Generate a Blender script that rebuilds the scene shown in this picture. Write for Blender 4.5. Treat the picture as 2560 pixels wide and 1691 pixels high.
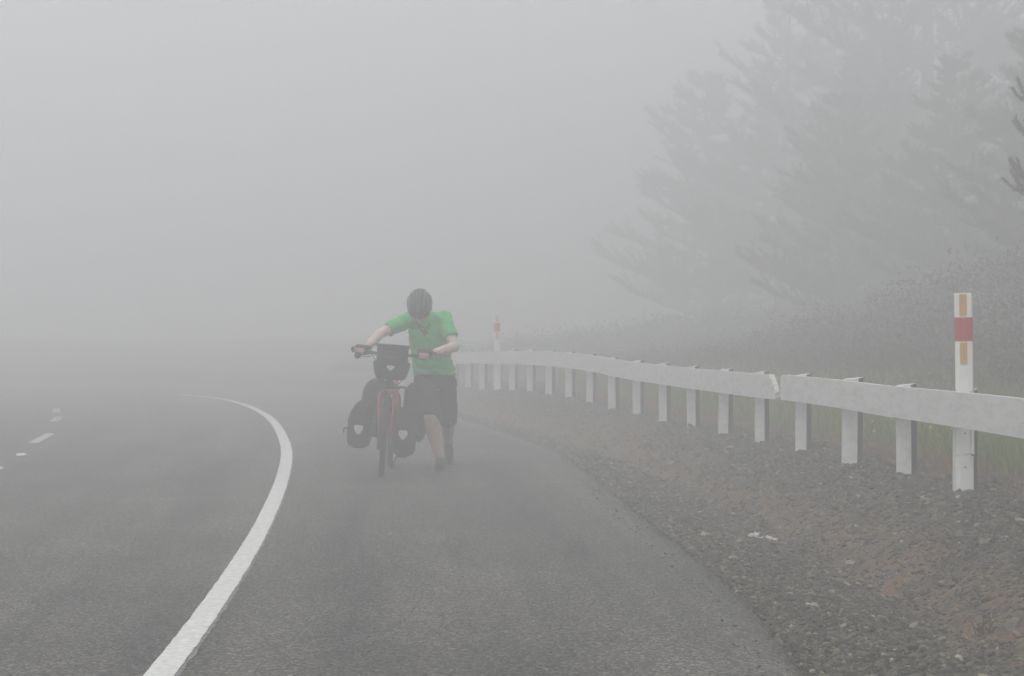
import bpy, bmesh, math, random
import numpy as np
from mathutils import Vector, Matrix, noise as mnoise

random.seed(7)
RNG = np.random.default_rng(7)
for o in list(bpy.data.objects):
    bpy.data.objects.remove(o)
SC = bpy.context.scene
COL = SC.collection
R = math.radians

# ------------------------------------------------------------------ camera, sky, sun, exposure
CAM_H = 1.25
FPX, HORIZON = 4200.0, 830.0            # focal length and horizon in photograph pixels (2560 x 1691)
cam = bpy.data.cameras.new('camera')
cam.sensor_width = 36.0
cam.lens = FPX / 2560.0 * 36.0
cam.clip_start, cam.clip_end = 0.05, 1000.0
cam_o = bpy.data.objects.new('camera', cam)
COL.objects.link(cam_o)
cam_o.location = (0, 0, CAM_H)
cam_o.rotation_euler = (R(90) - math.atan((845.5 - HORIZON) / FPX), 0, 0)
SC.camera = cam_o

SUN_EL, SUN_AZ = R(60), R(215)          # high, thin overcast, behind the camera to the left
world = bpy.data.worlds.new('World')
SC.world = world
world.use_nodes = True
wn = world.node_tree
wn.nodes.clear()
w_out = wn.nodes.new('ShaderNodeOutputWorld')
w_bg = wn.nodes.new('ShaderNodeBackground')
w_sky = wn.nodes.new('ShaderNodeTexSky')
w_sky.sky_type = 'NISHITA'
w_sky.sun_disc = False
w_sky.sun_elevation = SUN_EL
w_sky.sun_rotation = SUN_AZ
w_sky.air_density = 1.0
w_sky.dust_density = 1.5
w_sky.ozone_density = 1.0
w_hsv = wn.nodes.new('ShaderNodeHueSaturation')
w_hsv.inputs['Saturation'].default_value = 0.22   # cloud cover: the blue is washed out
wn.links.new(w_sky.outputs[0], w_hsv.inputs['Color'])
wn.links.new(w_hsv.outputs[0], w_bg.inputs['Color'])
w_bg.inputs['Strength'].default_value = 0.15
wn.links.new(w_bg.outputs[0], w_out.inputs[0])

sun = bpy.data.lights.new('sun', 'SUN')
sun.energy = 1.3
sun.angle = R(20)
sun.color = (1.0, 0.965, 0.915)
sun_o = bpy.data.objects.new('sun', sun)
COL.objects.link(sun_o)
sd = Vector((math.sin(SUN_AZ) * math.cos(SUN_EL), math.cos(SUN_AZ) * math.cos(SUN_EL), math.sin(SUN_EL)))
sun_o.rotation_euler = sd.to_track_quat('Z', 'Y').to_euler()
sun_o.location = (0, 0, 30)

SC.view_settings.view_transform = 'Standard'
SC.view_settings.look = 'None'
SC.view_settings.gamma = 1.0
SC.view_settings.exposure = 0.58
SC.view_settings.use_curve_mapping = False
SC.render.engine = 'CYCLES'
SC.cycles.use_denoising = True
try:
    SC.cycles.denoiser = 'OPENIMAGEDENOISE'
    SC.cycles.denoising_input_passes = 'RGB_ALBEDO_NORMAL'
    SC.cycles.denoising_prefilter = 'ACCURATE'
except Exception:
    pass
SC.cycles.max_bounces = 10
SC.cycles.diffuse_bounces = 3
SC.cycles.glossy_bounces = 2
SC.cycles.transmission_bounces = 2
SC.cycles.volume_bounces = 8
SC.cycles.use_adaptive_sampling = True
SC.cycles.adaptive_threshold = 0.015
SC.cycles.sample_clamp_indirect = 8.0

# ------------------------------------------------------------------ helpers: materials
def mat(name, col, rough=0.8, var=0.0, scale=8.0, col2=None, bump=0.0, bscale=60.0, island=False, obj_rand=False,
        spec=0.3, metallic=0.0, stretch=None):
    """Principled material with noise colour variation, optional per-piece variation and fine relief."""
    m = bpy.data.materials.new(name)
    m.use_nodes = True
    nt = m.node_tree
    b = nt.nodes['Principled BSDF']
    b.inputs['Roughness'].default_value = rough
    b.inputs['Metallic'].default_value = metallic
    b.inputs['Specular IOR Level'].default_value = spec
    c2 = col2 or tuple(max(0, c * (1 - var)) for c in col)
    tc = nt.nodes.new('ShaderNodeTexCoord')
    src = tc.outputs['Object']
    if stretch:
        mp = nt.nodes.new('ShaderNodeMapping')
        mp.inputs['Scale'].default_value = stretch
        nt.links.new(src, mp.inputs[0])
        src = mp.outputs[0]
    nz = nt.nodes.new('ShaderNodeTexNoise')
    nz.inputs['Scale'].default_value = scale
    nz.inputs['Detail'].default_value = 5
    nt.links.new(src, nz.inputs['Vector'])
    rp = nt.nodes.new('ShaderNodeValToRGB')
    rp.color_ramp.elements[0].position = 0.35
    rp.color_ramp.elements[1].position = 0.65
    rp.color_ramp.elements[0].color = (*c2, 1)
    rp.color_ramp.elements[1].color = (*col, 1)
    nt.links.new(nz.outputs['Fac'], rp.inputs[0])
    out = rp.outputs[0]
    if island or obj_rand:
        g = nt.nodes.new('ShaderNodeNewGeometry' if island else 'ShaderNodeObjectInfo')
        mx = nt.nodes.new('ShaderNodeMix')
        mx.data_type = 'RGBA'
        rr = nt.nodes.new('ShaderNodeValToRGB')
        rr.color_ramp.elements[0].color = (*c2, 1)
        rr.color_ramp.elements[1].color = (*col, 1)
        nt.links.new(g.outputs['Random Per Island' if island else 'Random'], rr.inputs[0])
        mx.inputs[0].default_value = 0.7
        nt.links.new(out, mx.inputs[6])
        nt.links.new(rr.outputs[0], mx.inputs[7])
        out = mx.outputs[2]
        m['ramp'] = 1
    nt.links.new(out, b.inputs['Base Color'])
    if bump:
        n2 = nt.nodes.new('ShaderNodeTexNoise')
        n2.inputs['Scale'].default_value = bscale
        n2.inputs['Detail'].default_value = 4
        nt.links.new(src, n2.inputs['Vector'])
        bp = nt.nodes.new('ShaderNodeBump')
        bp.inputs['Strength'].default_value = 1.0
        bp.inputs['Distance'].default_value = bump
        nt.links.new(n2.outputs['Fac'], bp.inputs['Height'])
        nt.links.new(bp.outputs[0], b.inputs['Normal'])
    return m

def island_ramp(m, stops):
    """Replace the per-piece ramp of a material by several colour stops."""
    for n in m.node_tree.nodes:
        if n.type == 'VALTORGB' and n.inputs[0].is_linked and n.inputs[0].links[0].from_node.type in ('NEW_GEOMETRY', 'OBJECT_INFO'):
            cr = n.color_ramp
            while len(cr.elements) > 1:
                cr.elements.remove(cr.elements[-1])
            cr.elements[0].position, cr.elements[0].color = stops[0][0], (*stops[0][1], 1)
            for p, c in stops[1:]:
                cr.elements.new(p).color = (*c, 1)

def translucent(m, amount=0.3):
    """Let leaves pass a share of the light."""
    nt = m.node_tree
    b = nt.nodes['Principled BSDF']
    out = nt.nodes['Material Output']
    tr = nt.nodes.new('ShaderNodeBsdfTranslucent')
    mix = nt.nodes.new('ShaderNodeMixShader')
    mix.inputs[0].default_value = amount
    src = b.inputs['Base Color'].links[0].from_socket
    nt.links.new(src, tr.inputs['Color'])
    nt.links.new(b.outputs[0], mix.inputs[1])
    nt.links.new(tr.outputs[0], mix.inputs[2])
    nt.links.new(mix.outputs[0], out.inputs[0])
    return m

# ------------------------------------------------------------------ helpers: meshes
class MB:
    """Collects shapes; build() links them as one mesh object."""
    def __init__(self):
        self.v, self.f, self.mi, self.n = [], [], [], 0
    def add(self, verts, faces, mi=0):
        o = self.n
        self.v.extend([tuple(p) for p in verts])
        self.f.extend([tuple(i + o for i in f) for f in faces])
        self.mi.extend([mi] * len(faces) if isinstance(mi, int) else mi)
        self.n += len(verts)
        return self
    def box(self, c, d, rot=None, mi=0):
        c = Vector(c)
        hx, hy, hz = d[0] / 2, d[1] / 2, d[2] / 2
        vs = [Vector((sx * hx, sy * hy, sz * hz)) for sz in (-1, 1) for sy in (-1, 1) for sx in (-1, 1)]
        if rot is not None:
            vs = [rot @ p for p in vs]
        return self.add([c + p for p in vs], [(0, 2, 3, 1), (4, 5, 7, 6), (0, 1, 5, 4), (2, 6, 7, 3), (0, 4, 6, 2), (1, 3, 7, 5)], mi)
    def tube(self, pts, rad, n=8, cap=True, mi=0):
        pts = [Vector(p) for p in pts]
        if not hasattr(rad, '__len__'):
            rad = [rad] * len(pts)
        rings, prev = [], None
        for i, p in enumerate(pts):
            t = (pts[min(i + 1, len(pts) - 1)] - pts[max(i - 1, 0)])
            t = t.normalized() if t.length > 1e-9 else Vector((0, 0, 1))
            if prev is None:
                a = t.orthogonal().normalized()
            else:
                a = (prev - t * prev.dot(t))
                a = a.normalized() if a.length > 1e-6 else t.orthogonal().normalized()
            prev = a
            b = t.cross(a)
            rings.append([p + (a * math.cos(2 * math.pi * k / n) + b * math.sin(2 * math.pi * k / n)) * rad[i] for k in range(n)])
        vs = [p for r in rings for p in r]
        fs = [(i * n + k, i * n + (k + 1) % n, (i + 1) * n + (k + 1) % n, (i + 1) * n + k) for i in range(len(rings) - 1) for k in range(n)]
        if cap:
            fs.append(tuple(range(n - 1, -1, -1)))
            fs.append(tuple(range((len(rings) - 1) * n, len(rings) * n)))
        return self.add(vs, fs, mi)
    def loft(self, rings, mi=0, cap=True):
        n = len(rings[0])
        vs = [p for r in rings for p in r]
        fs = [(i * n + k, i * n + (k + 1) % n, (i + 1) * n + (k + 1) % n, (i + 1) * n + k) for i in range(len(rings) - 1) for k in range(n)]
        if cap:
            fs.append(tuple(range(n - 1, -1, -1)))
            fs.append(tuple(range((len(rings) - 1) * n, len(rings) * n)))
        return self.add(vs, fs, mi)
    def capsule(self, p0, p1, r0, r1=None, n=12):
        """Tapered capsule with round ends."""
        r1 = r0 if r1 is None else r1
        p0, p1 = Vector(p0), Vector(p1)
        d = (p1 - p0)
        u = d.normalized() if d.length > 1e-6 else Vector((0, 0, 1))
        pts, rad = [], []
        for k in range(4):
            a = math.pi / 2 * (1 - k / 4.0)
            pts.append(p0 - u * (r0 * math.sin(a))); rad.append(max(r0 * math.cos(a), r0 * 0.05))
        pts.append(p0); rad.append(r0); pts.append(p1); rad.append(r1)
        for k in range(1, 5):
            a = math.pi / 2 * (k / 4.0)
            pts.append(p1 + u * (r1 * math.sin(a))); rad.append(max(r1 * math.cos(a), r1 * 0.05))
        return self.tube(pts, rad, n)
    def ellipsoid(self, c, ax, n=16, m=10):
        """ax: three half-axis vectors."""
        c = Vector(c)
        a, b, d = [Vector(x) for x in ax]
        rings = []
        for i in range(m + 1):
            th = math.pi * (i / m)
            th = min(max(th, 0.05), math.pi - 0.05)
            rings.append([c + d * -math.cos(th) + (a * math.cos(2 * math.pi * k / n) + b * math.sin(2 * math.pi * k / n)) * math.sin(th) for k in range(n)])
        return self.loft(rings)
    def disc(self, c, nrm, r, th, n=20, mi=0):
        nrm = Vector(nrm).normalized()
        c = Vector(c)
        return self.tube([c - nrm * th / 2, c + nrm * th / 2], r, n, True, mi)
    def prism(self, poly, nrm, th, mi=0):
        """poly: 3-D points of a flat outline, extruded along nrm."""
        nrm = Vector(nrm) * th
        a = [Vector(p) for p in poly]
        b = [p + nrm for p in a]
        n = len(a)
        return self.add(a + b, [tuple(range(n - 1, -1, -1)), tuple(range(n, 2 * n))] + [(k, (k + 1) % n, n + (k + 1) % n, n + k) for k in range(n)], mi)
    def mesh(self, name, off=None):
        me = bpy.data.meshes.new(name)
        vs = self.v if off is None else [(p[0] - off[0], p[1] - off[1], p[2] - off[2]) for p in self.v]
        me.from_pydata(vs, [], self.f)
        if any(self.mi):
            me.polygons.foreach_set('material_index', self.mi)
        me.update()
        return me
    def build(self, name, material, parent=None, off=None, smooth=False, bevel=0.0):
        me = self.mesh(name, off)
        o = link(name, me, material, parent)
        if bevel:
            b = o.modifiers.new('edge', 'BEVEL')
            b.width = bevel; b.segments = 2; b.limit_method = 'ANGLE'
        if smooth:
            me.polygons.foreach_set('use_smooth', [True] * len(me.polygons))
        return o

def link(name, me, material=None, parent=None):
    o = bpy.data.objects.new(name, me)
    COL.objects.link(o)
    if material is not None:
        for m in (material if isinstance(material, (list, tuple)) else [material]):
            me.materials.append(m)
    if parent is not None:
        o.parent = parent
    return o

def np_mesh(name, verts, faces, material, parent=None, smooth=False):
    """Fast mesh from numpy arrays; faces is (n,3) or (n,4)."""
    me = bpy.data.meshes.new(name)
    nv, nf, k = len(verts), len(faces), faces.shape[1]
    me.vertices.add(nv)
    me.vertices.foreach_set('co', np.ascontiguousarray(verts, dtype=np.float32).ravel())
    me.loops.add(nf * k)
    me.loops.foreach_set('vertex_index', np.ascontiguousarray(faces, dtype=np.int32).ravel())
    me.polygons.add(nf)
    me.polygons.foreach_set('loop_start', np.arange(0, nf * k, k, dtype=np.int32))
    me.polygons.foreach_set('loop_total', np.full(nf, k, dtype=np.int32))
    if smooth:
        me.polygons.foreach_set('use_smooth', np.ones(nf, dtype=bool))
    me.update(calc_edges=True)
    me.validate()
    return link(name, me, material, parent)

def thing(name, loc, label, cat, group=None, rot=None):
    o = bpy.data.objects.new(name, None)
    COL.objects.link(o)
    o.location = loc
    o.empty_display_size = 0.1
    if rot:
        o.rotation_euler = rot
    return tag(o, label, cat, group)

def tag(o, label=None, cat=None, group=None, kind=None):
    if label: o['label'] = label
    if cat: o['category'] = cat
    if group: o['group'] = group
    if kind: o['kind'] = kind
    return o

def at(px, py, Y):
    """A point seen at photograph pixel (px, py) and standing Y metres ahead."""
    return Vector(((px - 1280.0) / FPX * Y, Y, CAM_H - (py - HORIZON) / FPX * Y))

def fused(name, mb, material, parent, off, voxel=0.008, smooth=4, folds=None):
    """Fuse overlapping closed shapes into one continuous smooth skin."""
    me = mb.mesh('tmp', off)
    o = bpy.data.objects.new('tmp', me)
    COL.objects.link(o)
    rm = o.modifiers.new('r', 'REMESH'); rm.mode = 'VOXEL'; rm.voxel_size = voxel
    sm = o.modifiers.new('s', 'SMOOTH'); sm.factor = 0.5; sm.iterations = smooth
    dg = bpy.context.evaluated_depsgraph_get()
    new = bpy.data.meshes.new_from_object(o.evaluated_get(dg))
    bpy.data.objects.remove(o); bpy.data.meshes.remove(me)
    new.name = name
    if folds:
        for v in new.vertices:
            v.co += v.normal * folds(v.co)
    new.polygons.foreach_set('use_smooth', [True] * len(new.polygons))
    new.materials.clear()
    return link(name, new, material, parent)

def fbm(x, y, z=0.0, o=4):
    return mnoise.fractal(Vector((x, y, z)), 1.0, 2.0, o)

# ------------------------------------------------------------------ materials
def asphalt_material():
    m = bpy.data.materials.new('chip seal')
    m.use_nodes = True
    nt = m.node_tree
    b = nt.nodes['Principled BSDF']
    tc = nt.nodes.new('ShaderNodeTexCoord')
    v = nt.nodes.new('ShaderNodeTexVoronoi'); v.inputs['Scale'].default_value = 85.0
    nt.links.new(tc.outputs['Object'], v.inputs['Vector'])
    rp = nt.nodes.new('ShaderNodeValToRGB')
    cr = rp.color_ramp
    cr.elements[0].color = (0.020, 0.0195, 0.019, 1); cr.elements[0].position = 0.0
    cr.elements[1].color = (0.225, 0.222, 0.212, 1); cr.elements[1].position = 1.0
    e = cr.elements.new(0.72); e.color = (0.095, 0.093, 0.089, 1)
    sep = nt.nodes.new('ShaderNodeSeparateColor')
    nt.links.new(v.outputs['Color'], sep.inputs[0])
    nt.links.new(sep.outputs[0], rp.inputs[0])
    n = nt.nodes.new('ShaderNodeTexNoise'); n.inputs['Scale'].default_value = 0.9; n.inputs['Detail'].default_value = 7; n.inputs['Roughness'].default_value = 0.65
    nt.links.new(tc.outputs['Object'], n.inputs['Vector'])
    r2 = nt.nodes.new('ShaderNodeValToRGB')
    r2.color_ramp.elements[0].position, r2.color_ramp.elements[0].color = 0.3, (0.72, 0.705, 0.67, 1)
    r2.color_ramp.elements[1].position, r2.color_ramp.elements[1].color = 0.7, (1.2, 1.165, 1.09, 1)
    nt.links.new(n.outputs['Fac'], r2.inputs[0])
    mx = nt.nodes.new('ShaderNodeMix'); mx.data_type = 'RGBA'; mx.blend_type = 'MULTIPLY'; mx.inputs[0].default_value = 1.0
    nt.links.new(rp.outputs[0], mx.inputs[6]); nt.links.new(r2.outputs[0], mx.inputs[7])
    # wear along the lanes: streaks that follow the road, from its own coordinates
    sa = nt.nodes.new('ShaderNodeAttribute'); sa.attribute_name = 'st'
    mp = nt.nodes.new('ShaderNodeMapping'); mp.inputs['Scale'].default_value = (2.4, 0.16, 1)
    n3 = nt.nodes.new('ShaderNodeTexNoise'); n3.inputs['Scale'].default_value = 1.0; n3.inputs['Detail'].default_value = 6
    nt.links.new(sa.outputs['Vector'], mp.inputs[0]); nt.links.new(mp.outputs[0], n3.inputs['Vector'])
    r3 = nt.nodes.new('ShaderNodeValToRGB')
    r3.color_ramp.elements[0].position, r3.color_ramp.elements[0].color = 0.32, (0.66, 0.66, 0.66, 1)
    r3.color_ramp.elements[1].position, r3.color_ramp.elements[1].color = 0.68, (1.42, 1.41, 1.37, 1)
    nt.links.new(n3.outputs['Fac'], r3.inputs[0])
    mx2 = nt.nodes.new('ShaderNodeMix'); mx2.data_type = 'RGBA'; mx2.blend_type = 'MULTIPLY'; mx2.inputs[0].default_value = 1.0
    nt.links.new(mx.outputs[2], mx2.inputs[6]); nt.links.new(r3.outputs[0], mx2.inputs[7])
    nt.links.new(mx2.outputs[2], b.inputs['Base Color'])
    b.inputs['Roughness'].default_value = 0.75
    b.inputs['Specular IOR Level'].default_value = 0.35
    bp = nt.nodes.new('ShaderNodeBump'); bp.inputs['Distance'].default_value = 0.006; bp.inputs['Strength'].default_value = 1.0; bp.invert = True
    nt.links.new(v.outputs['Distance'], bp.inputs['Height'])
    nt.links.new(bp.outputs[0], b.inputs['Normal'])
    return m

def verge_material():
    """Crushed grey rock with rusty clay showing along the ditch (by distance from the seal, stored as an attribute)."""
    m = bpy.data.materials.new('crushed rock')
    m.use_nodes = True
    nt = m.node_tree
    b = nt.nodes['Principled BSDF']
    tc = nt.nodes.new('ShaderNodeTexCoord')
    v = nt.nodes.new('ShaderNodeTexVoronoi'); v.inputs['Scale'].default_value = 42.0
    mp = nt.nodes.new('ShaderNodeMapping'); mp.inputs['Scale'].default_value = (0.8, 1.5, 1.0)
    nt.links.new(tc.outputs['Object'], mp.inputs[0]); nt.links.new(mp.outputs[0], v.inputs['Vector'])
    sep = nt.nodes.new('ShaderNodeSeparateColor')
    nt.links.new(v.outputs['Color'], sep.inputs[0])
    rp = nt.nodes.new('ShaderNodeValToRGB')
    cr = rp.color_ramp
    cr.elements[0].color = (0.022, 0.020, 0.016, 1)
    cr.elements[1].color = (0.15, 0.140, 0.112, 1)
    e = cr.elements.new(0.55); e.color = (0.060, 0.052, 0.036, 1)
    nt.links.new(sep.outputs[1], rp.inputs[0])
    at_ = nt.nodes.new('ShaderNodeAttribute'); at_.attribute_name = 'clay'
    n = nt.nodes.new('ShaderNodeTexNoise'); n.inputs['Scale'].default_value = 5.0; n.inputs['Detail'].default_value = 6
    nt.links.new(tc.outputs['Object'], n.inputs['Vector'])
    r2 = nt.nodes.new('ShaderNodeValToRGB')
    r2.color_ramp.elements[0].position, r2.color_ramp.elements[0].color = 0.42, (0, 0, 0, 1)
    r2.color_ramp.elements[1].position, r2.color_ramp.elements[1].color = 0.60, (1, 1, 1, 1)
    nt.links.new(n.outputs['Fac'], r2.inputs[0])
    mul = nt.nodes.new('ShaderNodeMath'); mul.operation = 'MULTIPLY'
    nt.links.new(at_.outputs['Fac'], mul.inputs[0]); nt.links.new(r2.outputs[0], mul.inputs[1])
    mx = nt.nodes.new('ShaderNodeMix'); mx.data_type = 'RGBA'
    nt.links.new(mul.outputs[0], mx.inputs[0])
    nt.links.new(rp.outputs[0], mx.inputs[6])
    mx.inputs[7].default_value = (0.165, 0.088, 0.042, 1)
    nt.links.new(mx.outputs[2], b.inputs['Base Color'])
    b.inputs['Roughness'].default_value = 0.9
    bp = nt.nodes.new('ShaderNodeBump'); bp.inputs['Distance'].default_value = 0.012; bp.invert = True
    nt.links.new(v.outputs['Distance'], bp.inputs['Height'])
    nt.links.new(bp.outputs[0], b.inputs['Normal'])
    return m

def paint_material(name, col, grime=(0.30, 0.29, 0.25)):
    """Weathered white paint: grime low on the piece, faint vertical streaks, small chips."""
    m = bpy.data.materials.new(name)
    m.use_nodes = True
    nt = m.node_tree
    b = nt.nodes['Principled BSDF']
    b.inputs['Roughness'].default_value = 0.55
    tc = nt.nodes.new('ShaderNodeTexCoord')
    n = nt.nodes.new('ShaderNodeTexNoise'); n.inputs['Scale'].default_value = 5.0; n.inputs['Detail'].default_value = 8; n.inputs['Roughness'].default_value = 0.7
    mp = nt.nodes.new('ShaderNodeMapping'); mp.inputs['Scale'].default_value = (4, 1.2, 4)
    nt.links.new(tc.outputs['Object'], mp.inputs[0]); nt.links.new(mp.outputs[0], n.inputs['Vector'])
    rp = nt.nodes.new('ShaderNodeValToRGB')
    rp.color_ramp.elements[0].position, rp.color_ramp.elements[0].color = 0.25, (*[c * 0.72 for c in col], 1)
    rp.color_ramp.elements[1].position, rp.color_ramp.elements[1].color = 0.55, (*col, 1)
    nt.links.new(n.outputs['Fac'], rp.inputs[0])
    n2 = nt.nodes.new('ShaderNodeTexNoise'); n2.inputs['Scale'].default_value = 38.0; n2.inputs['Detail'].default_value = 3
    nt.links.new(tc.outputs['Object'], n2.inputs['Vector'])
    r2 = nt.nodes.new('ShaderNodeValToRGB')
    r2.color_ramp.elements[0].position, r2.color_ramp.elements[0].color = 0.72, (0, 0, 0, 1)
    r2.color_ramp.elements[1].position, r2.color_ramp.elements[1].color = 0.76, (1, 1, 1, 1)
    nt.links.new(n2.outputs['Fac'], r2.inputs[0])
    mx = nt.nodes.new('ShaderNodeMix'); mx.data_type = 'RGBA'
    nt.links.new(r2.outputs[0], mx.inputs[0]); nt.links.new(rp.outputs[0], mx.inputs[6])
    mx.inputs[7].default_value = (*grime, 1)
    nt.links.new(mx.outputs[2], b.inputs['Base Color'])
    bp = nt.nodes.new('ShaderNodeBump'); bp.inputs['Distance'].default_value = 0.002
    nt.links.new(n.outputs['Fac'], bp.inputs['Height']); nt.links.new(bp.outputs[0], b.inputs['Normal'])
    return m

M = {
    'asphalt': asphalt_material(),
    'verge': verge_material(),
    'road_paint': mat('road paint', (0.80, 0.80, 0.77), 0.6, col2=(0.62, 0.62, 0.59), scale=30, bump=0.003, bscale=90),
    'worn_paint': mat('worn road paint edge', (0.34, 0.34, 0.325), 0.7, col2=(0.085, 0.085, 0.08), scale=70, bump=0.003, bscale=90),
    'dash_paint': mat('faded lane paint', (0.52, 0.52, 0.50), 0.7, col2=(0.36, 0.36, 0.34), scale=30),
    'white': paint_material('white timber paint', (0.66, 0.66, 0.65)),
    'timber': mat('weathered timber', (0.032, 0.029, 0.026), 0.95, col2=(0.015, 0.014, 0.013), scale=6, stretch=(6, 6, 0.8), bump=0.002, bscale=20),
    'splinter': mat('torn pale wood', (0.78, 0.77, 0.73), 0.85, col2=(0.50, 0.48, 0.44), scale=40),
    'marker': mat('marker post white', (0.83, 0.83, 0.80), 0.5, col2=(0.74, 0.74, 0.71), scale=9),
    'band': mat('marker band red', (0.46, 0.045, 0.050), 0.5, col2=(0.40, 0.04, 0.045), scale=14),
    'amber': mat('amber reflector', (0.58, 0.33, 0.06), 0.3, col2=(0.50, 0.28, 0.05), scale=90, spec=0.5),
    'soil': mat('hill soil', (0.040, 0.048, 0.018), 0.95, col2=(0.060, 0.048, 0.022), scale=1.5, bump=0.03, bscale=6),
    'land': mat('valley land', (0.065, 0.085, 0.03), 0.95, col2=(0.09, 0.09, 0.04), scale=0.3),
}
M['grass'] = translucent(mat('grass', (0.11, 0.20, 0.035), 0.7, col2=(0.06, 0.12, 0.02), scale=2.5, island=True))
island_ramp(M['grass'], [(0.0, (0.08, 0.14, 0.015)), (0.45, (0.20, 0.28, 0.025)), (0.80, (0.29, 0.35, 0.04)), (0.93, (0.36, 0.31, 0.07)), (1.0, (0.38, 0.31, 0.10))])
M['rank_grass'] = translucent(mat('rank hill grass', (0.070, 0.085, 0.026), 0.8, col2=(0.035, 0.045, 0.014), scale=1.5, island=True), 0.2)
M['dry_grass'] = translucent(mat('dry grass', (0.28, 0.16, 0.07), 0.8, col2=(0.19, 0.105, 0.045), scale=2.5, island=True), 0.2)
M['flower'] = mat('yellow petals', (0.75, 0.60, 0.04), 0.6, col2=(0.65, 0.48, 0.03), scale=30)
M['stone'] = mat('grey rock', (0.15, 0.145, 0.13), 0.85, col2=(0.05, 0.05, 0.046), scale=30, island=True, bump=0.002, bscale=150)
island_ramp(M['stone'], [(0.0, (0.008, 0.007, 0.004)), (0.42, (0.036, 0.031, 0.020)), (0.72, (0.100, 0.087, 0.059)), (0.90, (0.18, 0.148, 0.098)), (0.975, (0.30, 0.27, 0.20)), (1.0, (0.55, 0.52, 0.44))])
M['rock'] = mat('grey rock piece', (0.15, 0.145, 0.13), 0.85, col2=(0.05, 0.05, 0.046), scale=25, obj_rand=True, bump=0.002, bscale=120)
island_ramp(M['rock'], [(0.0, (0.04, 0.037, 0.029)), (0.5, (0.11, 0.102, 0.080)), (0.8, (0.17, 0.158, 0.125)), (0.92, (0.18, 0.12, 0.075)), (1.0, (0.34, 0.32, 0.26))])
M['bark'] = mat('pine bark', (0.09, 0.07, 0.055), 0.95, col2=(0.05, 0.04, 0.032), scale=7, stretch=(3, 3, 0.7), bump=0.02, bscale=12)
M['needles'] = translucent(mat('pine needles', (0.040, 0.050, 0.016), 0.7, col2=(0.018, 0.024, 0.008), scale=1.5, island=True), 0.12)
M['scrub'] = translucent(mat('scrub leaves', (0.042, 0.046, 0.014), 0.85, col2=(0.020, 0.024, 0.008), scale=1.2, island=True), 0.12)
M['litter'] = mat('white scrap', (0.82, 0.82, 0.82), 0.5, col2=(0.68, 0.68, 0.67), scale=40)
M['straw'] = mat('dead stalk', (0.11, 0.07, 0.04), 0.9, col2=(0.07, 0.045, 0.03), scale=20)
# rider and bicycle
M['skin'] = mat('skin', (0.56, 0.40, 0.31), 0.55, col2=(0.47, 0.32, 0.24), scale=9)
M['shirt'] = mat('green jersey', (0.055, 0.50, 0.125), 0.8, col2=(0.045, 0.43, 0.10), scale=7, bump=0.0015, bscale=220)
M['arm_sleeve'] = mat('pale arm sleeve', (0.66, 0.54, 0.48), 0.8, col2=(0.58, 0.46, 0.41), scale=12, bump=0.001, bscale=200)
M['shirt_dark'] = mat('jersey collar lining', (0.03, 0.17, 0.06), 0.8, col2=(0.025, 0.14, 0.05), scale=7)
M['zip'] = mat('zip', (0.40, 0.42, 0.40), 0.4, col2=(0.3, 0.32, 0.3), scale=60)
M['shorts'] = mat('dark shorts cloth', (0.030, 0.031, 0.033), 0.85, col2=(0.020, 0.021, 0.023), scale=6, bump=0.001, bscale=260)
M['black_cloth'] = mat('black bag fabric', (0.016, 0.016, 0.017), 0.7, col2=(0.011, 0.011, 0.012), scale=5, bump=0.001, bscale=240)
M['black'] = mat('black plastic', (0.018, 0.018, 0.019), 0.45, col2=(0.012, 0.012, 0.013), scale=10)
M['rubber'] = mat('tyre rubber', (0.022, 0.022, 0.022), 0.85, col2=(0.05, 0.045, 0.04), scale=18)
M['orange'] = mat('orange red frame paint', (0.50, 0.085, 0.035), 0.35, col2=(0.44, 0.07, 0.03), scale=6, spec=0.5)
M['silver'] = mat('bare alloy', (0.55, 0.55, 0.55), 0.35, col2=(0.42, 0.42, 0.42), scale=20, metallic=0.9)
M['reflect'] = mat('reflective patch', (0.55, 0.55, 0.55), 0.4, col2=(0.46, 0.46, 0.46), scale=50)
M['patch_dim'] = mat('dull printed strip', (0.10, 0.10, 0.10), 0.5, col2=(0.06, 0.06, 0.06), scale=90)
M['helmet'] = mat('helmet shell', (0.075, 0.078, 0.080), 0.4, col2=(0.05, 0.052, 0.054), scale=16, spec=0.5)
M['helmet_in'] = mat('helmet foam', (0.02, 0.02, 0.021), 0.8, col2=(0.015, 0.015, 0.015), scale=16)
M['strap'] = mat('pale strap', (0.35, 0.33, 0.30), 0.8, col2=(0.28, 0.26, 0.24), scale=30)
M['sole'] = mat('shoe sole', (0.03, 0.03, 0.03), 0.8, col2=(0.02, 0.02, 0.02), scale=30)
M['hair'] = mat('dark hair', (0.03, 0.025, 0.02), 0.7, col2=(0.02, 0.017, 0.014), scale=60)

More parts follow.
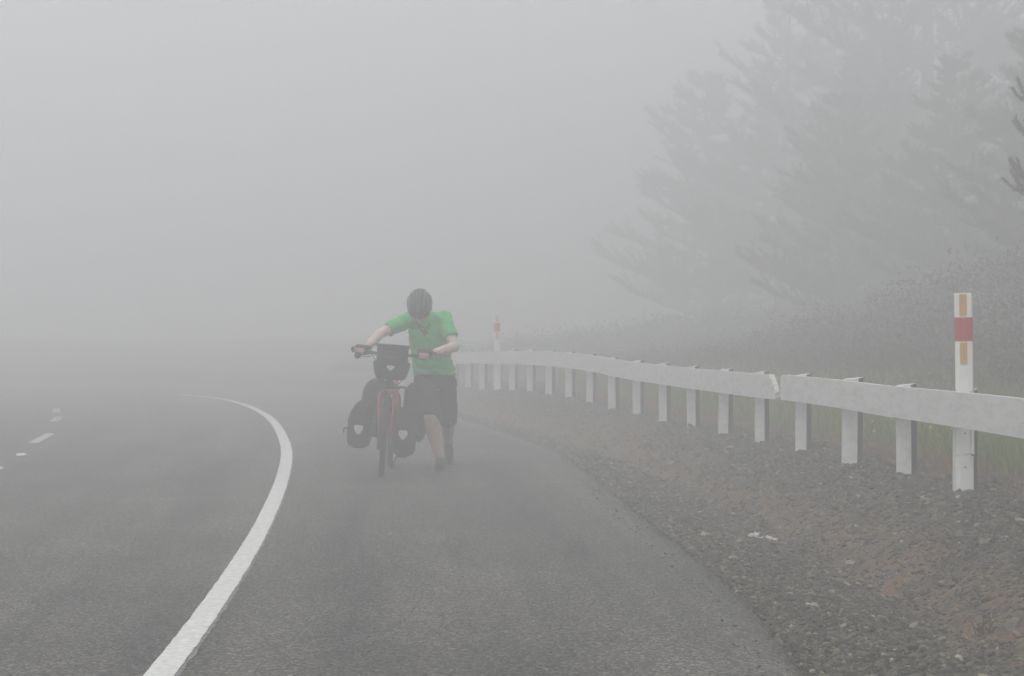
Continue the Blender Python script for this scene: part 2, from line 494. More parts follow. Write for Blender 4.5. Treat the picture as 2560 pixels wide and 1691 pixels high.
# ------------------------------------------------------------------ the road curve
EDGE = [(-1.10, -30), (-1.07, -20), (-1.07, -10), (-1.10, -4), (-1.15, 1), (-1.21, 3.8), (-1.276, 6.10), (-1.334, 7.17), (-1.467, 9.13), (-1.63, 11.08), (-1.93, 14.08),
        (-2.33, 17.38), (-2.74, 20.04), (-3.28, 23.13), (-3.88, 25.99), (-4.72, 29.2), (-5.60, 31.6), (-7.0, 33.9), (-9.3, 36.2), (-12.6, 38.2), (-17, 39.6), (-23, 40.4), (-32, 40.6), (-46, 40.0)]
def resample(pts, step=0.25):
    P = np.array(pts, float)
    out = []
    for i in range(len(P) - 1):
        p0, p1, p2, p3 = P[max(i - 1, 0)], P[i], P[i + 1], P[min(i + 2, len(P) - 1)]
        # centripetal-like tangents
        d = np.linalg.norm(p2 - p1)
        m1 = (p2 - p0) / max(np.linalg.norm(p2 - p1) + np.linalg.norm(p1 - p0), 1e-6) * d if i > 0 else (p2 - p1)
        m2 = (p3 - p1) / max(np.linalg.norm(p3 - p2) + np.linalg.norm(p2 - p1), 1e-6) * d if i < len(P) - 2 else (p2 - p1)
        for t in np.linspace(0, 1, 40, endpoint=False):
            h00, h10, h01, h11 = 2*t**3-3*t**2+1, t**3-2*t**2+t, -2*t**3+3*t**2, t**3-t**2
            out.append(h00*p1 + h10*m1 + h01*p2 + h11*m2)
    out.append(P[-1])
    out = np.array(out)
    s = np.concatenate([[0], np.cumsum(np.linalg.norm(np.diff(out, axis=0), axis=1))])
    S = np.arange(0, s[-1], step)
    q = np.stack([np.interp(S, s, out[:, 0]), np.interp(S, s, out[:, 1])], 1)
    for _ in range(10):                     # soften kinks
        q[1:-1] = 0.25 * q[:-2] + 0.5 * q[1:-1] + 0.25 * q[2:]
    return S, q
CS, CP = resample(EDGE)
CT = np.gradient(CP, axis=0)
CT /= np.linalg.norm(CT, axis=1)[:, None]
for _ in range(6):
    CT[1:-1] = 0.25 * CT[:-2] + 0.5 * CT[1:-1] + 0.25 * CT[2:]
CT /= np.linalg.norm(CT, axis=1)[:, None]
CN = np.stack([CT[:, 1], -CT[:, 0]], 1)           # to the right of travel

def XY(s, t):
    s = np.asarray(s, float); t = np.asarray(t, float)
    return (np.interp(s, CS, CP[:, 0]) + np.interp(s, CS, CN[:, 0]) * t,
            np.interp(s, CS, CP[:, 1]) + np.interp(s, CS, CN[:, 1]) * t)
def ST(x, y):
    d = (CP[:, 0] - x) ** 2 + (CP[:, 1] - y) ** 2
    i = int(np.argmin(d))
    i = min(max(i, 1), len(CS) - 2)
    rel = np.array([x, y]) - CP[i]
    return CS[i] + rel @ CT[i], rel @ CN[i]
S0 = ST(-1.15, 0)[0]                                # arc length beside the camera
def zlong(s):
    """Long profile of the road: level, then over a crest and down."""
    d = np.maximum(np.asarray(s, float) - (S0 + 31), 0)
    return -0.0 * d

# rail posts, from the near end: plan position and ground height
RAIL = [(2.69, 10.0), (2.63, 11.2), (2.5, 12.39), (2.35, 13.58), (2.195, 14.77), (2.02, 15.96), (1.85, 17.15), (1.665, 18.33), (1.465, 19.52), (1.25, 20.69),
        (1.03, 21.88), (0.795, 23.05), (0.545, 24.23), (0.285, 25.39), (0.02, 26.57), (-0.24, 27.74), (-0.50, 28.91), (-0.77, 30.09), (-1.07, 31.25)]
RZ = [0.29, 0.285, 0.29, 0.29, 0.285, 0.285, 0.28, 0.285, 0.295, 0.315, 0.33, 0.345, 0.35, 0.345, 0.325, 0.30, 0.275, 0.25, 0.215]
x, y = RAIL[-1]
hd = math.atan2(RAIL[-1][1] - RAIL[-2][1], RAIL[-1][0] - RAIL[-2][0])
for k in range(3):                                  # on round the bend, into the fog
    hd += R(2.4)
    x += 1.2 * math.cos(hd); y += 1.2 * math.sin(hd)
    RAIL.append((x, y)); RZ.append(RZ[-1] - 0.02)
PRE = [(2.80, 7.55), (2.75, 8.78)]                  # two more posts towards the camera, outside the frame
RAIL = PRE + RAIL; RZ = [0.29, 0.29] + RZ
RST = np.array([ST(*p) for p in RAIL])
def t_rail(s):
    return np.interp(s, RST[:, 0], RST[:, 1])
def z_rail(s):
    return np.interp(s, RST[:, 0], RZ)
def t_seal(s):
    return np.interp(np.asarray(s) - S0, [0, 5, 8, 11, 15, 18, 30, 45], [2.25, 2.33, 2.5, 2.55, 2.72, 2.85, 2.75, 2.5])

def sstep(a, b, x):
    u = np.clip((x - a) / (b - a), 0, 1)
    return u * u * (3 - 2 * u)
def ground_z(s, t):
    """Verge, ditch, bank and hill to the right of the seal."""
    s = np.asarray(s, float); t = np.asarray(t, float)
    a, b = t_seal(s), t_rail(s)
    r = (t - a) / (b - a)
    zl, zr = zlong(s), z_rail(s)
    z = zl - 0.012 - 0.075 * sstep(0.12, 0.50, r)
    up = np.clip((r - 0.50) / 0.46, 0, 1) ** 0.85
    up = 0.75 * up + 0.25 * sstep(0.48, 0.98, r)
    z = z + up * (zr - (zl - 0.087))
    d = np.maximum(t - b, 0)
    hill = 0.05 * np.minimum(d, 2.0) + 0.16 * np.clip(d - 2, 0, 4) + 0.42 * np.clip(d - 6, 0, 14) + 0.05 * np.maximum(d - 20, 0)
    fade = 1 - 0.9 * sstep(S0 + 23, S0 + 42, s)
    return z + hill * fade
def bumps(xx, yy, r):
    out = np.empty(xx.shape)
    f1 = xx.ravel(); f2 = yy.ravel(); rr = np.broadcast_to(r, xx.shape).ravel()
    o = np.empty(len(f1))
    for i in range(len(f1)):
        k = rr[i]
        o[i] = 0.0 if k <= 0.02 else min(1.0, k * 3) * (0.035 * fbm(f1[i] * 2.2, f2[i] * 2.2, 0.0, 3) + 0.012 * fbm(f1[i] * 11, f2[i] * 11, 4.0, 2))
    return o.reshape(xx.shape)

def grid_faces(n, m):
    i, j = np.meshgrid(np.arange(n - 1), np.arange(m - 1), indexing='ij')
    a = (i * m + j).ravel()
    return np.stack([a, a + 1, a + m + 1, a + m], 1)

# road surface: right edge ragged, left edge far over in the mist
ss = np.arange(2.0, S0 + 62, 0.08)
us = np.concatenate([np.linspace(0, 0.9, 14), np.linspace(0.92, 1, 6)])
rag = np.array([0.07 * fbm(s * 1.3, 0, 2.0, 4) + 0.04 * fbm(s * 5.0, 3, 1.0, 4) for s in ss])
tl = -6.6
T = tl + (t_seal(ss) + rag - tl)[:, None] * us[None, :]
SS = np.repeat(ss[:, None], len(us), 1)
X, Yv = XY(SS, T)
Z = np.repeat(zlong(ss)[:, None], len(us), 1).copy()
Z[:, -2] -= 0.006
Z[:, -1] -= 0.045                                    # broken lip of the seal
V = np.stack([X, Yv, Z], -1).reshape(-1, 3)
F = grid_faces(len(ss), len(us))
road = np_mesh('road', V, F, M['asphalt'], smooth=True)
sta = road.data.attributes.new('st', 'FLOAT_VECTOR', 'POINT')
sta.data.foreach_set('vector', np.stack([T, SS, np.zeros_like(T)], -1).astype(np.float32).ravel())
tag(road, 'grey chip seal road curving away over the crest', None, kind='structure')

def strip(name, s0, s1, tc, w, z, material, step=0.12, ragged=0.006, seed=0.0):
    s = np.linspace(s0, s1, max(int((s1 - s0) / step), 2) + 1)
    L = np.array([ragged * fbm(q * 9, seed, 0.5, 3) for q in s]); Rr = np.array([ragged * fbm(q * 9, seed + 7, 0.5, 3) for q in s])
    x0, y0 = XY(s, tc - w / 2 + L); x1, y1 = XY(s, tc + w / 2 + Rr)
    zz = zlong(s) + z
    V = np.stack([np.stack([x0, y0, zz], 1), np.stack([x1, y1, zz], 1)], 1).reshape(-1, 3)
    n = len(s)
    F = np.array([(2 * i, 2 * i + 1, 2 * i + 3, 2 * i + 2) for i in range(n - 1)])
    return np_mesh(name, V, F, material, road)
line_under = strip('edge_line_worn_coat', S0 - 6, S0 + 34, 0.004, 0.132, 0.004, M['worn_paint'], 0.05, 0.008, 3.0)  # worn paint fringe, slightly wider than the edge line above it
strip('edge_line', S0 - 6, S0 + 34, 0.0, 0.112, 0.008, M['road_paint'], 0.05, 0.005, 1.0)
line_under.name = 'worn_line_edge'
# centre line dashes and raised markers on the far lane edge
def dash(p, q, w=0.10):
    a, b = ST(*p), ST(*q)
    return strip('lane_dash', a[0], b[0], (a[1] + b[1]) / 2, w, 0.006, M['dash_paint'], 0.1, 0.006, a[0])
dash((-5.30, 18.8), (-5.72, 20.6), 0.12)
dash((-6.33, 23.3), (-6.66, 24.6), 0.12)
dash((-7.04, 26.0), (-7.40, 27.2), 0.12)
for (px, py, Y) in ((53, 1138, 17.0), (-6, 1173, 15.3)):
    p = at(px, py, Y)
    s_, t_ = ST(p.x, p.y)
    zz = float(zlong(s_)) + 0.002
    mb = MB()
    ringz = [(0.055, 0.0), (0.052, 0.010), (0.038, 0.018)]
    mb.loft([[Vector((p.x + rx * math.cos(2 * math.pi * k / 12), p.y + rx * math.sin(2 * math.pi * k / 12), zz + h)) for k in range(12)] for rx, h in ringz])
    mb.build('road_stud', M['marker'], road)

# gravel verge (shoulder, ditch, bank)
ss = np.concatenate([np.arange(S0 + 3.5, S0 + 16, 0.055), np.arange(S0 + 16, S0 + 60, 0.2)])
us = np.linspace(-0.12, 1.45, 62)
SS = np.repeat(ss[:, None], len(us), 1)
A = t_seal(ss)[:, None]; B = t_rail(ss)[:, None]
T = A + (B - A) * us[None, :]
X, Yv = XY(SS, T)
Z = ground_z(SS, T)
rr = np.repeat(np.clip(us, 0, 1)[None, :], len(ss), 0)
Z = Z + bumps(X, Yv, rr)
Z = np.where(us[None, :] < 0, zlong(SS) - 0.05, Z)
V = np.stack([X, Yv, Z], -1).reshape(-1, 3)
verge = np_mesh('gravel_verge', V, grid_faces(len(ss), len(us)), M['verge'], smooth=True)
tag(verge, 'grey gravel verge with clay ditch between road and rail', None, kind='structure')
clay = np.exp(-((us - 0.58) / 0.17) ** 2) * 1.0 + 0.75 * sstep(1.08, 1.35, us)
ca = verge.data.attributes.new('clay', 'FLOAT', 'POINT')
ca.data.foreach_set('value', np.repeat(np.clip(clay, 0, 1)[None, :], len(ss), 0).astype(np.float32).ravel())
VERGE = dict(ss=ss, us=us, Z=Z)
def verge_z(s, u):
    """Height of the verge surface at arc length s and share u across it (vectorised, bilinear)."""
    i = np.clip(np.searchsorted(ss_v, s) - 1, 0, len(ss_v) - 2)
    fi = (s - ss_v[i]) / (ss_v[i + 1] - ss_v[i])
    j = np.clip(((u - us_v[0]) / (us_v[1] - us_v[0])).astype(int), 0, len(us_v) - 2)
    fj = (u - us_v[j]) / (us_v[1] - us_v[0])
    z = VERGE['Z']
    return (z[i, j] * (1 - fi) + z[i + 1, j] * fi) * (1 - fj) + (z[i, j + 1] * (1 - fi) + z[i + 1, j + 1] * fi) * fj
ss_v, us_v = VERGE['ss'], VERGE['us']
def verge_xyz(s, u):
    a, b = t_seal(s), t_rail(s)
    x, y = XY(s, a + (b - a) * u)
    return np.stack([x, y, verge_z(s, u)], -1)

# hillside behind the rail
ss = np.concatenate([np.arange(2.0, S0 + 4, 1.0), np.arange(S0 + 4, S0 + 40, 0.3), np.arange(S0 + 40, S0 + 66, 1.0)])
ds = np.concatenate([np.linspace(0, 1, 6) ** 1.0 * 1.0, np.linspace(1.3, 8, 22), np.linspace(9, 60, 26)])
SS = np.repeat(ss[:, None], len(ds), 1)
off0 = 0.44 * (t_rail(ss) - t_seal(ss))[:, None]
T = t_rail(ss)[:, None] + off0 + ds[None, :]
X, Yv = XY(SS, T)
Z = ground_z(SS, T)
nb = np.array([fbm(a * 0.6, b * 0.6, 9.0, 4) for a, b in zip(X.ravel(), Yv.ravel())]).reshape(X.shape)
Z = Z + nb * 0.12 * np.clip(ds[None, :] / 2.0, 0, 1) - 0.004
hill = np_mesh('hillside', np.stack([X, Yv, Z], -1).reshape(-1, 3), grid_faces(len(ss), len(ds)), M['soil'], smooth=True)
tag(hill, 'grassy hillside rising behind the white rail', None, kind='structure')
def hill_z(s, d):
    return ground_z(s, t_rail(s) + d)

# land to the left and all around, below the road
ss = np.arange(2.0, S0 + 62, 1.0)
ds = np.linspace(0, 5, 8)
SS = np.repeat(ss[:, None], len(ds), 1)
X, Yv = XY(SS, -6.3 - np.repeat(ds[None, :], len(ss), 0))
Z = zlong(SS) - 0.03 - 0.012 * ds[None, :]
bank = np_mesh('roadside_bank', np.stack([X, Yv, Z], -1).reshape(-1, 3), grid_faces(len(ss), len(ds)), M['land'], smooth=True)
tag(bank, 'grassed roadside beyond the far lane', None, kind='structure')
ground = np_mesh('ground', np.array([(-160, -60, -0.16), (160, -60, -0.16), (160, 170, -0.16), (-160, 170, -0.16)], float), np.array([[0, 1, 2, 3]]), M['land'])
tag(ground, 'low land lost in the fog around the road', None, kind='structure')

# ------------------------------------------------------------------ the air
FOG_DENSITY = 0.0495
hz = bpy.data.materials.new('fog')
hz.use_nodes = True
hz.node_tree.nodes.clear()
ho = hz.node_tree.nodes.new('ShaderNodeOutputMaterial')
hv = hz.node_tree.nodes.new('ShaderNodeVolumePrincipled')
hv.inputs['Color'].default_value = (0.984, 0.984, 0.9885, 1)
hv.inputs['Density'].default_value = FOG_DENSITY
hv.inputs['Anisotropy'].default_value = 0.35
hz.node_tree.links.new(hv.outputs[0], ho.inputs['Volume'])
haze = MB().box((0, 55, 8.3), (330, 240, 19.4)).build('haze', hz)
tag(haze, 'thick grey fog filling the whole scene', None, kind='stuff')

# ------------------------------------------------------------------ white sight rail: two lengths, broken between
def rail_frame(i):
    a = Vector((*RAIL[max(i - 1, 0)], 0)); b = Vector((*RAIL[min(i + 1, len(RAIL) - 1)], 0))
    t = (b - a).normalized()
    return t, Vector((t.y, -t.x, 0))                  # along (away), and away from the road
RTOP = [0.605 + 0.003 * math.sin(i * 1.7) + 0.0025 * max(0, i - 8) for i in range(len(RAIL))]   # rail top above ground
POST_W = [0.11, 0.112, 0.115, 0.108, 0.125, 0.100, 0.095, 0.105, 0.102, 0.10, 0.104, 0.106, 0.10, 0.108, 0.11, 0.104]
near_rail = thing('sight_rail', (RAIL[2][0], RAIL[2][1], RZ[2]), 'near length of white timber sight rail, from the snapped gap past the tall marker post', 'rail', 'white sight rail')
far_rail = thing('sight_rail', (RAIL[6][0], RAIL[6][1], RZ[6]), 'long far length of white timber sight rail curving behind the cyclist into the fog', 'rail', 'white sight rail')
BREAK = 5                                             # posts 0..5 belong to the near length
for i, (px_, py_) in enumerate(RAIL):
    root = near_rail if i <= BREAK else far_rail
    t, n = rail_frame(i)
    w = POST_W[i % len(POST_W)]
    dep = 0.10
    # posts are set turned to face the traffic
    ang = R(40)
    nf = (-t * math.cos(ang) - n * math.sin(ang)).normalized()    # outward normal of painted face
    rt = Vector((-nf.y, nf.x, 0))                     # to the right when looking at the painted face
    top = RZ[i] + RTOP[i] + 0.006 + 0.012 * random.random()
    bot = RZ[i] - 0.25
    lean = Vector((random.uniform(-.012, .012), random.uniform(-.012, .012), 0))
    c = Vector((px_, py_, 0)) + n * 0.005
    vs = []
    for zz, sh in ((bot, Vector((0, 0, 0))), (top, lean)):
        for sx, sy in ((-1, -1), (1, -1), (1, 1), (-1, 1)):
            p = c + rt * (sx * w / 2) - nf * (sy * dep / 2) + sh
            slope = 0.004 * sy + 0.005 * sx if zz == top else 0
            vs.append(Vector((p.x, p.y, zz + slope)))
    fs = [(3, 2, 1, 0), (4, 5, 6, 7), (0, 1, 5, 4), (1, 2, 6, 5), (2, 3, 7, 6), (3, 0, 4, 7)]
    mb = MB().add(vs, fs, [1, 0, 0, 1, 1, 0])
    post = mb.build('post', [M['white'], M['timber']], root, root.location, bevel=0.004)

def rail_point(u, dn=0.0):
    dn = dn - 0.065
    """Point on the rail line at post parameter u, dn metres away from the road."""
    i = int(min(max(math.floor(u), 0), len(RAIL) - 2))
    f = u - i
    def P(k):
        k = min(max(k, 0), len(RAIL) - 1)
        return Vector((*RAIL[k], RZ[k] + RTOP[k]))
    p0, p1, p2, p3 = P(i - 1), P(i), P(i + 1), P(i + 2)
    q = 0.5 * ((2 * p1) + (p2 - p0) * f + (2 * p0 - 5 * p1 + 4 * p2 - p3) * f * f + (3 * p1 - p0 - 3 * p2 + p3) * f ** 3)
    t1, n1 = rail_frame(i); t2, n2 = rail_frame(i + 1)
    n = (n1 * (1 - f) + n2 * f).normalized()
    return q + n * dn, n
BH, BT = 0.205, 0.045
def board(u0, u1, root, end0=None, end1=None, drop=0.0):
    """A rail board from post parameter u0 to u1. end0/end1: lists of (height share, shift along) that shape a torn end."""
    hs = [0.0, 0.12, 0.25, 0.36, 0.5, 0.62, 0.74, 0.88, 1.0]
    us_ = np.linspace(u0, u1, max(3, int((u1 - u0) * 4)))
    rings = []
    prof = [(h, 0) for h in hs] + [(h, 1) for h in reversed(hs)]
    for k, u in enumerate(us_):
        ring = []
        for h, back in prof:
            uu = u
            if k == 0 and end0:
                uu = u + np.interp(h, [e[0] for e in end0], [e[1] for e in end0]) + (0.012 if back else 0)
            if k == len(us_) - 1 and end1:
                uu = u + np.interp(h, [e[0] for e in end1], [e[1] for e in end1]) - (0.02 if back else 0)
            p, n = rail_point(uu, -BT + (BT if back else 0) - 0.003 + 0.0015 * math.sin(uu * 1.9))
            z = p.z - BH * (1 - h) + drop + 0.0012 * math.sin(uu * 1.1 + 1)
            ring.append(Vector((p.x, p.y, z)))
        rings.append(ring)
    mb = MB().loft(rings)
    mi = [0] * (len(mb.f) - 2) + [1 if end0 else 0, 1 if end1 else 0]
    mb.mi = mi
    o = mb.build('rail_board', [M['white'], M['splinter']], root, root.location)
    return o
# near length: boards butt at posts
board(0.0, 2.96, near_rail, drop=0.004)
right_end = [(0, 0.0), (0.3, 0.006), (0.55, 0.010), (0.8, 0.002), (1.0, -0.012)]
board(2.965, 5.20, near_rail, end1=right_end)
# shard of the snapped board standing behind the near end
p, n = rail_point(5.20, 0.012)
sh = [rail_point(5.17, 0.012)[0] + Vector((0, 0, 0.010)), rail_point(5.36, 0.012)[0] + Vector((0, 0, -0.02)), rail_point(5.33, 0.012)[0] + Vector((0, 0, -0.10)), rail_point(5.25, 0.012)[0] + Vector((0, 0, -0.135)), rail_point(5.17, 0.012)[0] + Vector((0, 0, -0.14))]
MB().prism(sh, n, 0.016).build('broken_shard', [M['white']], near_rail, near_rail.location)
torn = [(0, 0.02), (0.18, 0.0), (0.30, 0.02), (0.42, 0.004), (0.50, 0.05), (0.62, 0.07), (0.8, 0.10), (1.0, 0.15)]
board(5.32, 8.04, far_rail, end0=torn, drop=-0.004)
# pale split along the torn end
tn = [rail_point(5.32 + np.interp(h, [e[0] for e in torn], [e[1] for e in torn]) - 0.004, -BT - 0.004)[0] + Vector((0, 0, -BH * (1 - h) - 0.004)) for h in (0.0, 0.18, 0.30, 0.42, 0.50, 0.62, 0.8, 0.98)]
tn2 = [rail_point(5.32 + np.interp(h, [e[0] for e in torn], [e[1] for e in torn]) + 0.035, -BT - 0.004)[0] + Vector((0, 0, -BH * (1 - h) - 0.004)) for h in (0.98, 0.8, 0.62, 0.50)]
MB().prism(tn[4:] + tn2, -n, 0.004).build('torn_splinter', [M['splinter']], far_rail, far_rail.location)
u = 8.045
k = 0
while u < len(RAIL) - 1.01:
    v = min(u + 3.0, len(RAIL) - 1.0)
    board(u, v - 0.004, far_rail, drop=0.006 * math.sin(k * 2.1))
    u = v; k += 1

# ------------------------------------------------------------------ marker posts (white, red band, amber reflectors)
def marker_post(i, height, label, broken):
    t, n = rail_frame(i)
    ang = R(22)
    nf = (-t * math.cos(ang) - n * math.sin(ang)).normalized()
    rt = Vector((-nf.y, nf.x, 0))
    rot = Matrix((( rt.x, -nf.x, 0), (rt.y, -nf.y, 0), (0, 0, 1)))
    base = Vector((*RAIL[i], RZ[i])) + n * 0.018 + nf * 0.075
    o = thing('marker_post', base, label, 'marker post')
    o.rotation_euler = (R(-0.3), R(-0.9), math.atan2(rt.y, rt.x))
    w, th = 0.104, 0.014
    def plate(z0, z1, ww, y0, y1, x=0.0):
        return MB().box((x, (y0 + y1) / 2, (z0 + z1) / 2), (ww, abs(y1 - y0), z1 - z0))
    # local -y faces the traffic; body is a shallow curved channel
    def body(z0, z1, x=0.0):
        ring = []
        prof = [(-w / 2, 0.016), (-w / 2 + 0.006, 0.002), (-0.02, -0.003), (0.02, -0.003), (w / 2 - 0.006, 0.002), (w / 2, 0.016), (w / 2 - 0.006, 0.016), (0.018, 0.006), (-0.018, 0.006), (-w / 2 + 0.006, 0.016)]
        return MB().loft([[Vector((a + x, b, z)) for a, b in prof] for z in (z0, z1)])
    if broken:
        b = body(0.235, height)
        b.v = [(p_[0], p_[1], p_[2] + (0.012 * math.sin(p_[0] * 60) - 0.05 * p_[0] if p_[2] < 0.3 else 0)) for p_ in b.v]
        b.build('body', M['marker'], o)
        lo = body(-0.02, 0.222, -0.006)
        lo.v = [(p_[0], p_[1], p_[2] + (0.012 * math.sin(p_[0] * 60) - 0.05 * p_[0] if p_[2] > 0.2 else 0)) for p_ in lo.v]
        st = lo.build('stub', M['marker'], o); st['label'] = 'snapped lower stub of the marker post'
        for zz in (0.36, 0.16):
            MB().disc((0, -0.004, zz), (0, 1, 0), 0.005, 0.006, 8).build('nail', M['timber'], o)
    else:
        body(-0.05, height).build('body', M['marker'], o)
    b1 = height - 0.145; b0 = b1 - 0.14
    band = body(b0, b1)
    band.v = [(p_[0] * 1.02, p_[1] * 1.02 - 0.0025, p_[2]) for p_ in band.v]
    band.build('red_band', M['band'], o)
    plate(height - 0.130, height - 0.008, 0.041, -0.012, -0.0036).build('reflector', M['amber'], o)
    plate(b0 - 0.130, b0 - 0.008, 0.041, -0.012, -0.0036).build('reflector', M['amber'], o)
    return o
marker_post(2, 1.19, 'tall white marker post with red band and two amber reflectors, broken near its foot', True)
marker_post(17, 1.24, 'faint distant marker post with red band, standing up from the far rail', False)

# ------------------------------------------------------------------ stones
def stone_shape(seed, n_sub=1):
    bm = bmesh.new()
    bmesh.ops.create_icosphere(bm, subdivisions=n_sub, radius=1.0)
    rg = random.Random(seed)
    sx, sy, sz = 1.0, rg.uniform(0.55, 0.9), rg.uniform(0.25, 0.5)
    planes = [(Vector((rg.gauss(0, 1), rg.gauss(0, 1), rg.gauss(0, 1))).normalized(), rg.uniform(0.62, 0.9)) for _ in range(6)]
    for v in bm.verts:
        p = v.co.copy()
        for nrm, d in planes:
            e = p.dot(nrm) - d
            if e > 0:
                p -= nrm * e
        p *= 1 + rg.uniform(-0.07, 0.07)
        v.co = Vector((p.x * sx, p.y * sy, p.z * sz))
    vs = np.array([v.co[:] for v in bm.verts]); fs = np.array([[v.index for v in f.verts] for f in bm.faces])
    bm.free()
    return vs, fs
SHAPES_LO = [stone_shape(k, 1) for k in range(10)]     # 20-face chips
# the largest stones, each its own piece of the verge
big_meshes = []
for k in range(8):
    vs, fs = stone_shape(100 + k, 2)
    me = bpy.data.meshes.new('stone')
    me.from_pydata([tuple(v) for v in vs], [], [tuple(f) for f in fs])
    me.materials.append(M['rock'])
    big_meshes.append(me)
n_big = 0
while n_big < 290:
    yy = 5.6 + 11.5 * RNG.random() ** 1.7
    s = S0 + yy
    u = RNG.uniform(0.03, 1.15) if RNG.random() < 0.55 else RNG.uniform(0.05, 0.6)
    p = verge_xyz(np.array([s]), np.array([u]))[0]
    if abs(p[0] / p[1]) > 0.34:
        continue
    size = (0.010 + 0.016 * RNG.random() ** 2.2) * (0.75 + yy / 22.0) * (1.35 if RNG.random() < 0.07 else 1)
    o = bpy.data.objects.new('stone', big_meshes[RNG.integers(8)])
    COL.objects.link(o)
    o.parent = verge
    o.location = (p[0], p[1], p[2] + size * 0.10)
    o.rotation_euler = (RNG.normal(0, .25), RNG.normal(0, .25), RNG.uniform(0, 6.28))
    o.scale = (size, size, size)
    n_big += 1
# all the rest of the gravel
def scatter_stones(N, ymax, ypow, sz0, sz1, ulo, uhi, shapes):
    yy = 5.2 + ymax * RNG.random(N) ** ypow
    s = S0 + yy
    u = RNG.uniform(ulo, uhi, N)
    p = verge_xyz(s, u)
    p[:, 2] = np.where(u < 0, zlong(s) + 0.001, p[:, 2])
    keep = (np.abs(p[:, 0] / p[:, 1]) < 0.33) & (RNG.random(N) > 0.62 * np.exp(-((u - 0.57) / 0.13) ** 2))
    p, yy = p[keep], yy[keep]
    N = len(p)
    size = (sz0 + sz1 * RNG.random(N) ** 3) * (0.8 + yy / 25)
    which = RNG.integers(0, len(shapes), N)
    VV, FF, base = [], [], 0
    ang = RNG.uniform(0, 2 * np.pi, N)
    tx, ty = RNG.normal(0, .3, N), RNG.normal(0, .3, N)
    for k, (vs, fs) in enumerate(shapes):
        idx = np.where(which == k)[0]
        if not len(idx):
            continue
        c, sn = np.cos(ang[idx])[:, None], np.sin(ang[idx])[:, None]
        vx = vs[None, :, 0] * c - vs[None, :, 1] * sn
        vy = vs[None, :, 0] * sn + vs[None, :, 1] * c
        vz = vs[None, :, 2] + vx * tx[idx][:, None] + vy * ty[idx][:, None]
        q = np.stack([vx, vy, vz], -1) * size[idx][:, None, None] + p[idx][:, None, :]
        q[:, :, 2] += size[idx][:, None] * 0.1
        VV.append(q.reshape(-1, 3))
        FF.append((fs[None] + (np.arange(len(idx)) * len(vs))[:, None, None] + base).reshape(-1, 3))
        base += len(idx) * len(vs)
    return np.concatenate(VV), np.concatenate(FF)
# chips: octahedral shards keep the count of faces low
OCT = []
for k in range(10):
    rg = random.Random(500 + k)
    v = np.array([(1, 0, 0), (-1, 0, 0), (0, .7, 0), (0, -.7, 0), (0, 0, .42), (0, 0, -.42)], float)
    v += np.array([[rg.uniform(-.25, .25) for _ in range(3)] for _ in range(6)]) * np.array([1, 1, .5])
    f = np.array([(0, 2, 4), (2, 1, 4), (1, 3, 4), (3, 0, 4), (2, 0, 5), (1, 2, 5), (3, 1, 5), (0, 3, 5)])
    OCT.append((v, f))
V1, F1 = scatter_stones(46000, 9.0, 1.25, 0.0045, 0.018, -0.02, 1.30, OCT)
V4, F4 = scatter_stones(700, 9.0, 1.2, 0.003, 0.007, -0.14, 0.02, OCT)
V2, F2 = scatter_stones(14000, 22.0, 1.1, 0.007, 0.016, 0.0, 1.30, OCT)
V3, F3 = scatter_stones(8000, 12.0, 1.4, 0.010, 0.024, 0.0, 1.20, SHAPES_LO)
VV = np.concatenate([V1, V2, V3, V4]); FF = np.concatenate([F1, F2 + len(V1), F3 + len(V1) + len(V2), F4 + len(V1) + len(V2) + len(V3)])
gravel = np_mesh('gravel', VV, FF, M['stone'], verge)
tag(gravel, kind='stuff')

# ------------------------------------------------------------------ grass and flowers behind the rail
def blades(N, s_rng, spow, d_rng, h0, h1, w, material, name, lean=0.35, clump=0.0, parent=None, cull=True):
    s = S0 + s_rng[0] + (s_rng[1] - s_rng[0]) * RNG.random(N) ** spow
    d = RNG.uniform(d_rng[0], d_rng[1], N)
    if clump:
        nz = np.array([fbm(a * 0.9, b * 0.9, 3.3, 3) for a, b in zip(s, d)])
        k = RNG.random(N) < np.clip(0.55 + clump * nz, 0.05, 1)
        s, d = s[k], d[k]
    x, y = XY(s, t_rail(s) + d)
    z = hill_z(s, d) - 0.01
    if cull:
        k = (np.abs(x / np.maximum(y, 1)) < 0.36)
        x, y, z, s, d = x[k], y[k], z[k], s[k], d[k]
    N = len(x)
    h = RNG.uniform(h0, h1, N)
    a = RNG.uniform(0, 2 * np.pi, N)
    ww = w * RNG.uniform(0.6, 1.3, N) * (0.7 + y / 24)
    lx, ly = RNG.normal(0, lean, N) * h, RNG.normal(0, lean, N) * h
    ca, sa = np.cos(a) * ww / 2, np.sin(a) * ww / 2
    P = np.empty((N, 5, 3))
    P[:, 0] = np.stack([x - ca, y - sa, z], 1)
    P[:, 1] = np.stack([x + ca, y + sa, z], 1)
    P[:, 2] = np.stack([x + lx * .4 + ca * .8, y + ly * .4 + sa * .8, z + h * .62], 1)
    P[:, 3] = np.stack([x + lx * .4 - ca * .8, y + ly * .4 - sa * .8, z + h * .62], 1)
    P[:, 4] = np.stack([x + lx, y + ly, z + h * RNG.uniform(.85, 1.0, N)], 1)
    tri = np.array([(0, 1, 2), (0, 2, 3), (3, 2, 4)])
    F = (tri[None] + (np.arange(N) * 5)[:, None, None]).reshape(-1, 3)
    return P.reshape(-1, 5, 3), F
def join(parts):
    VV, FF, b = [], [], 0
    for P, F in parts:
        VV.append(P.reshape(-1, 3)); FF.append(F + b); b += P.reshape(-1, 3).shape[0]
    return np.concatenate(VV), np.concatenate(FF)
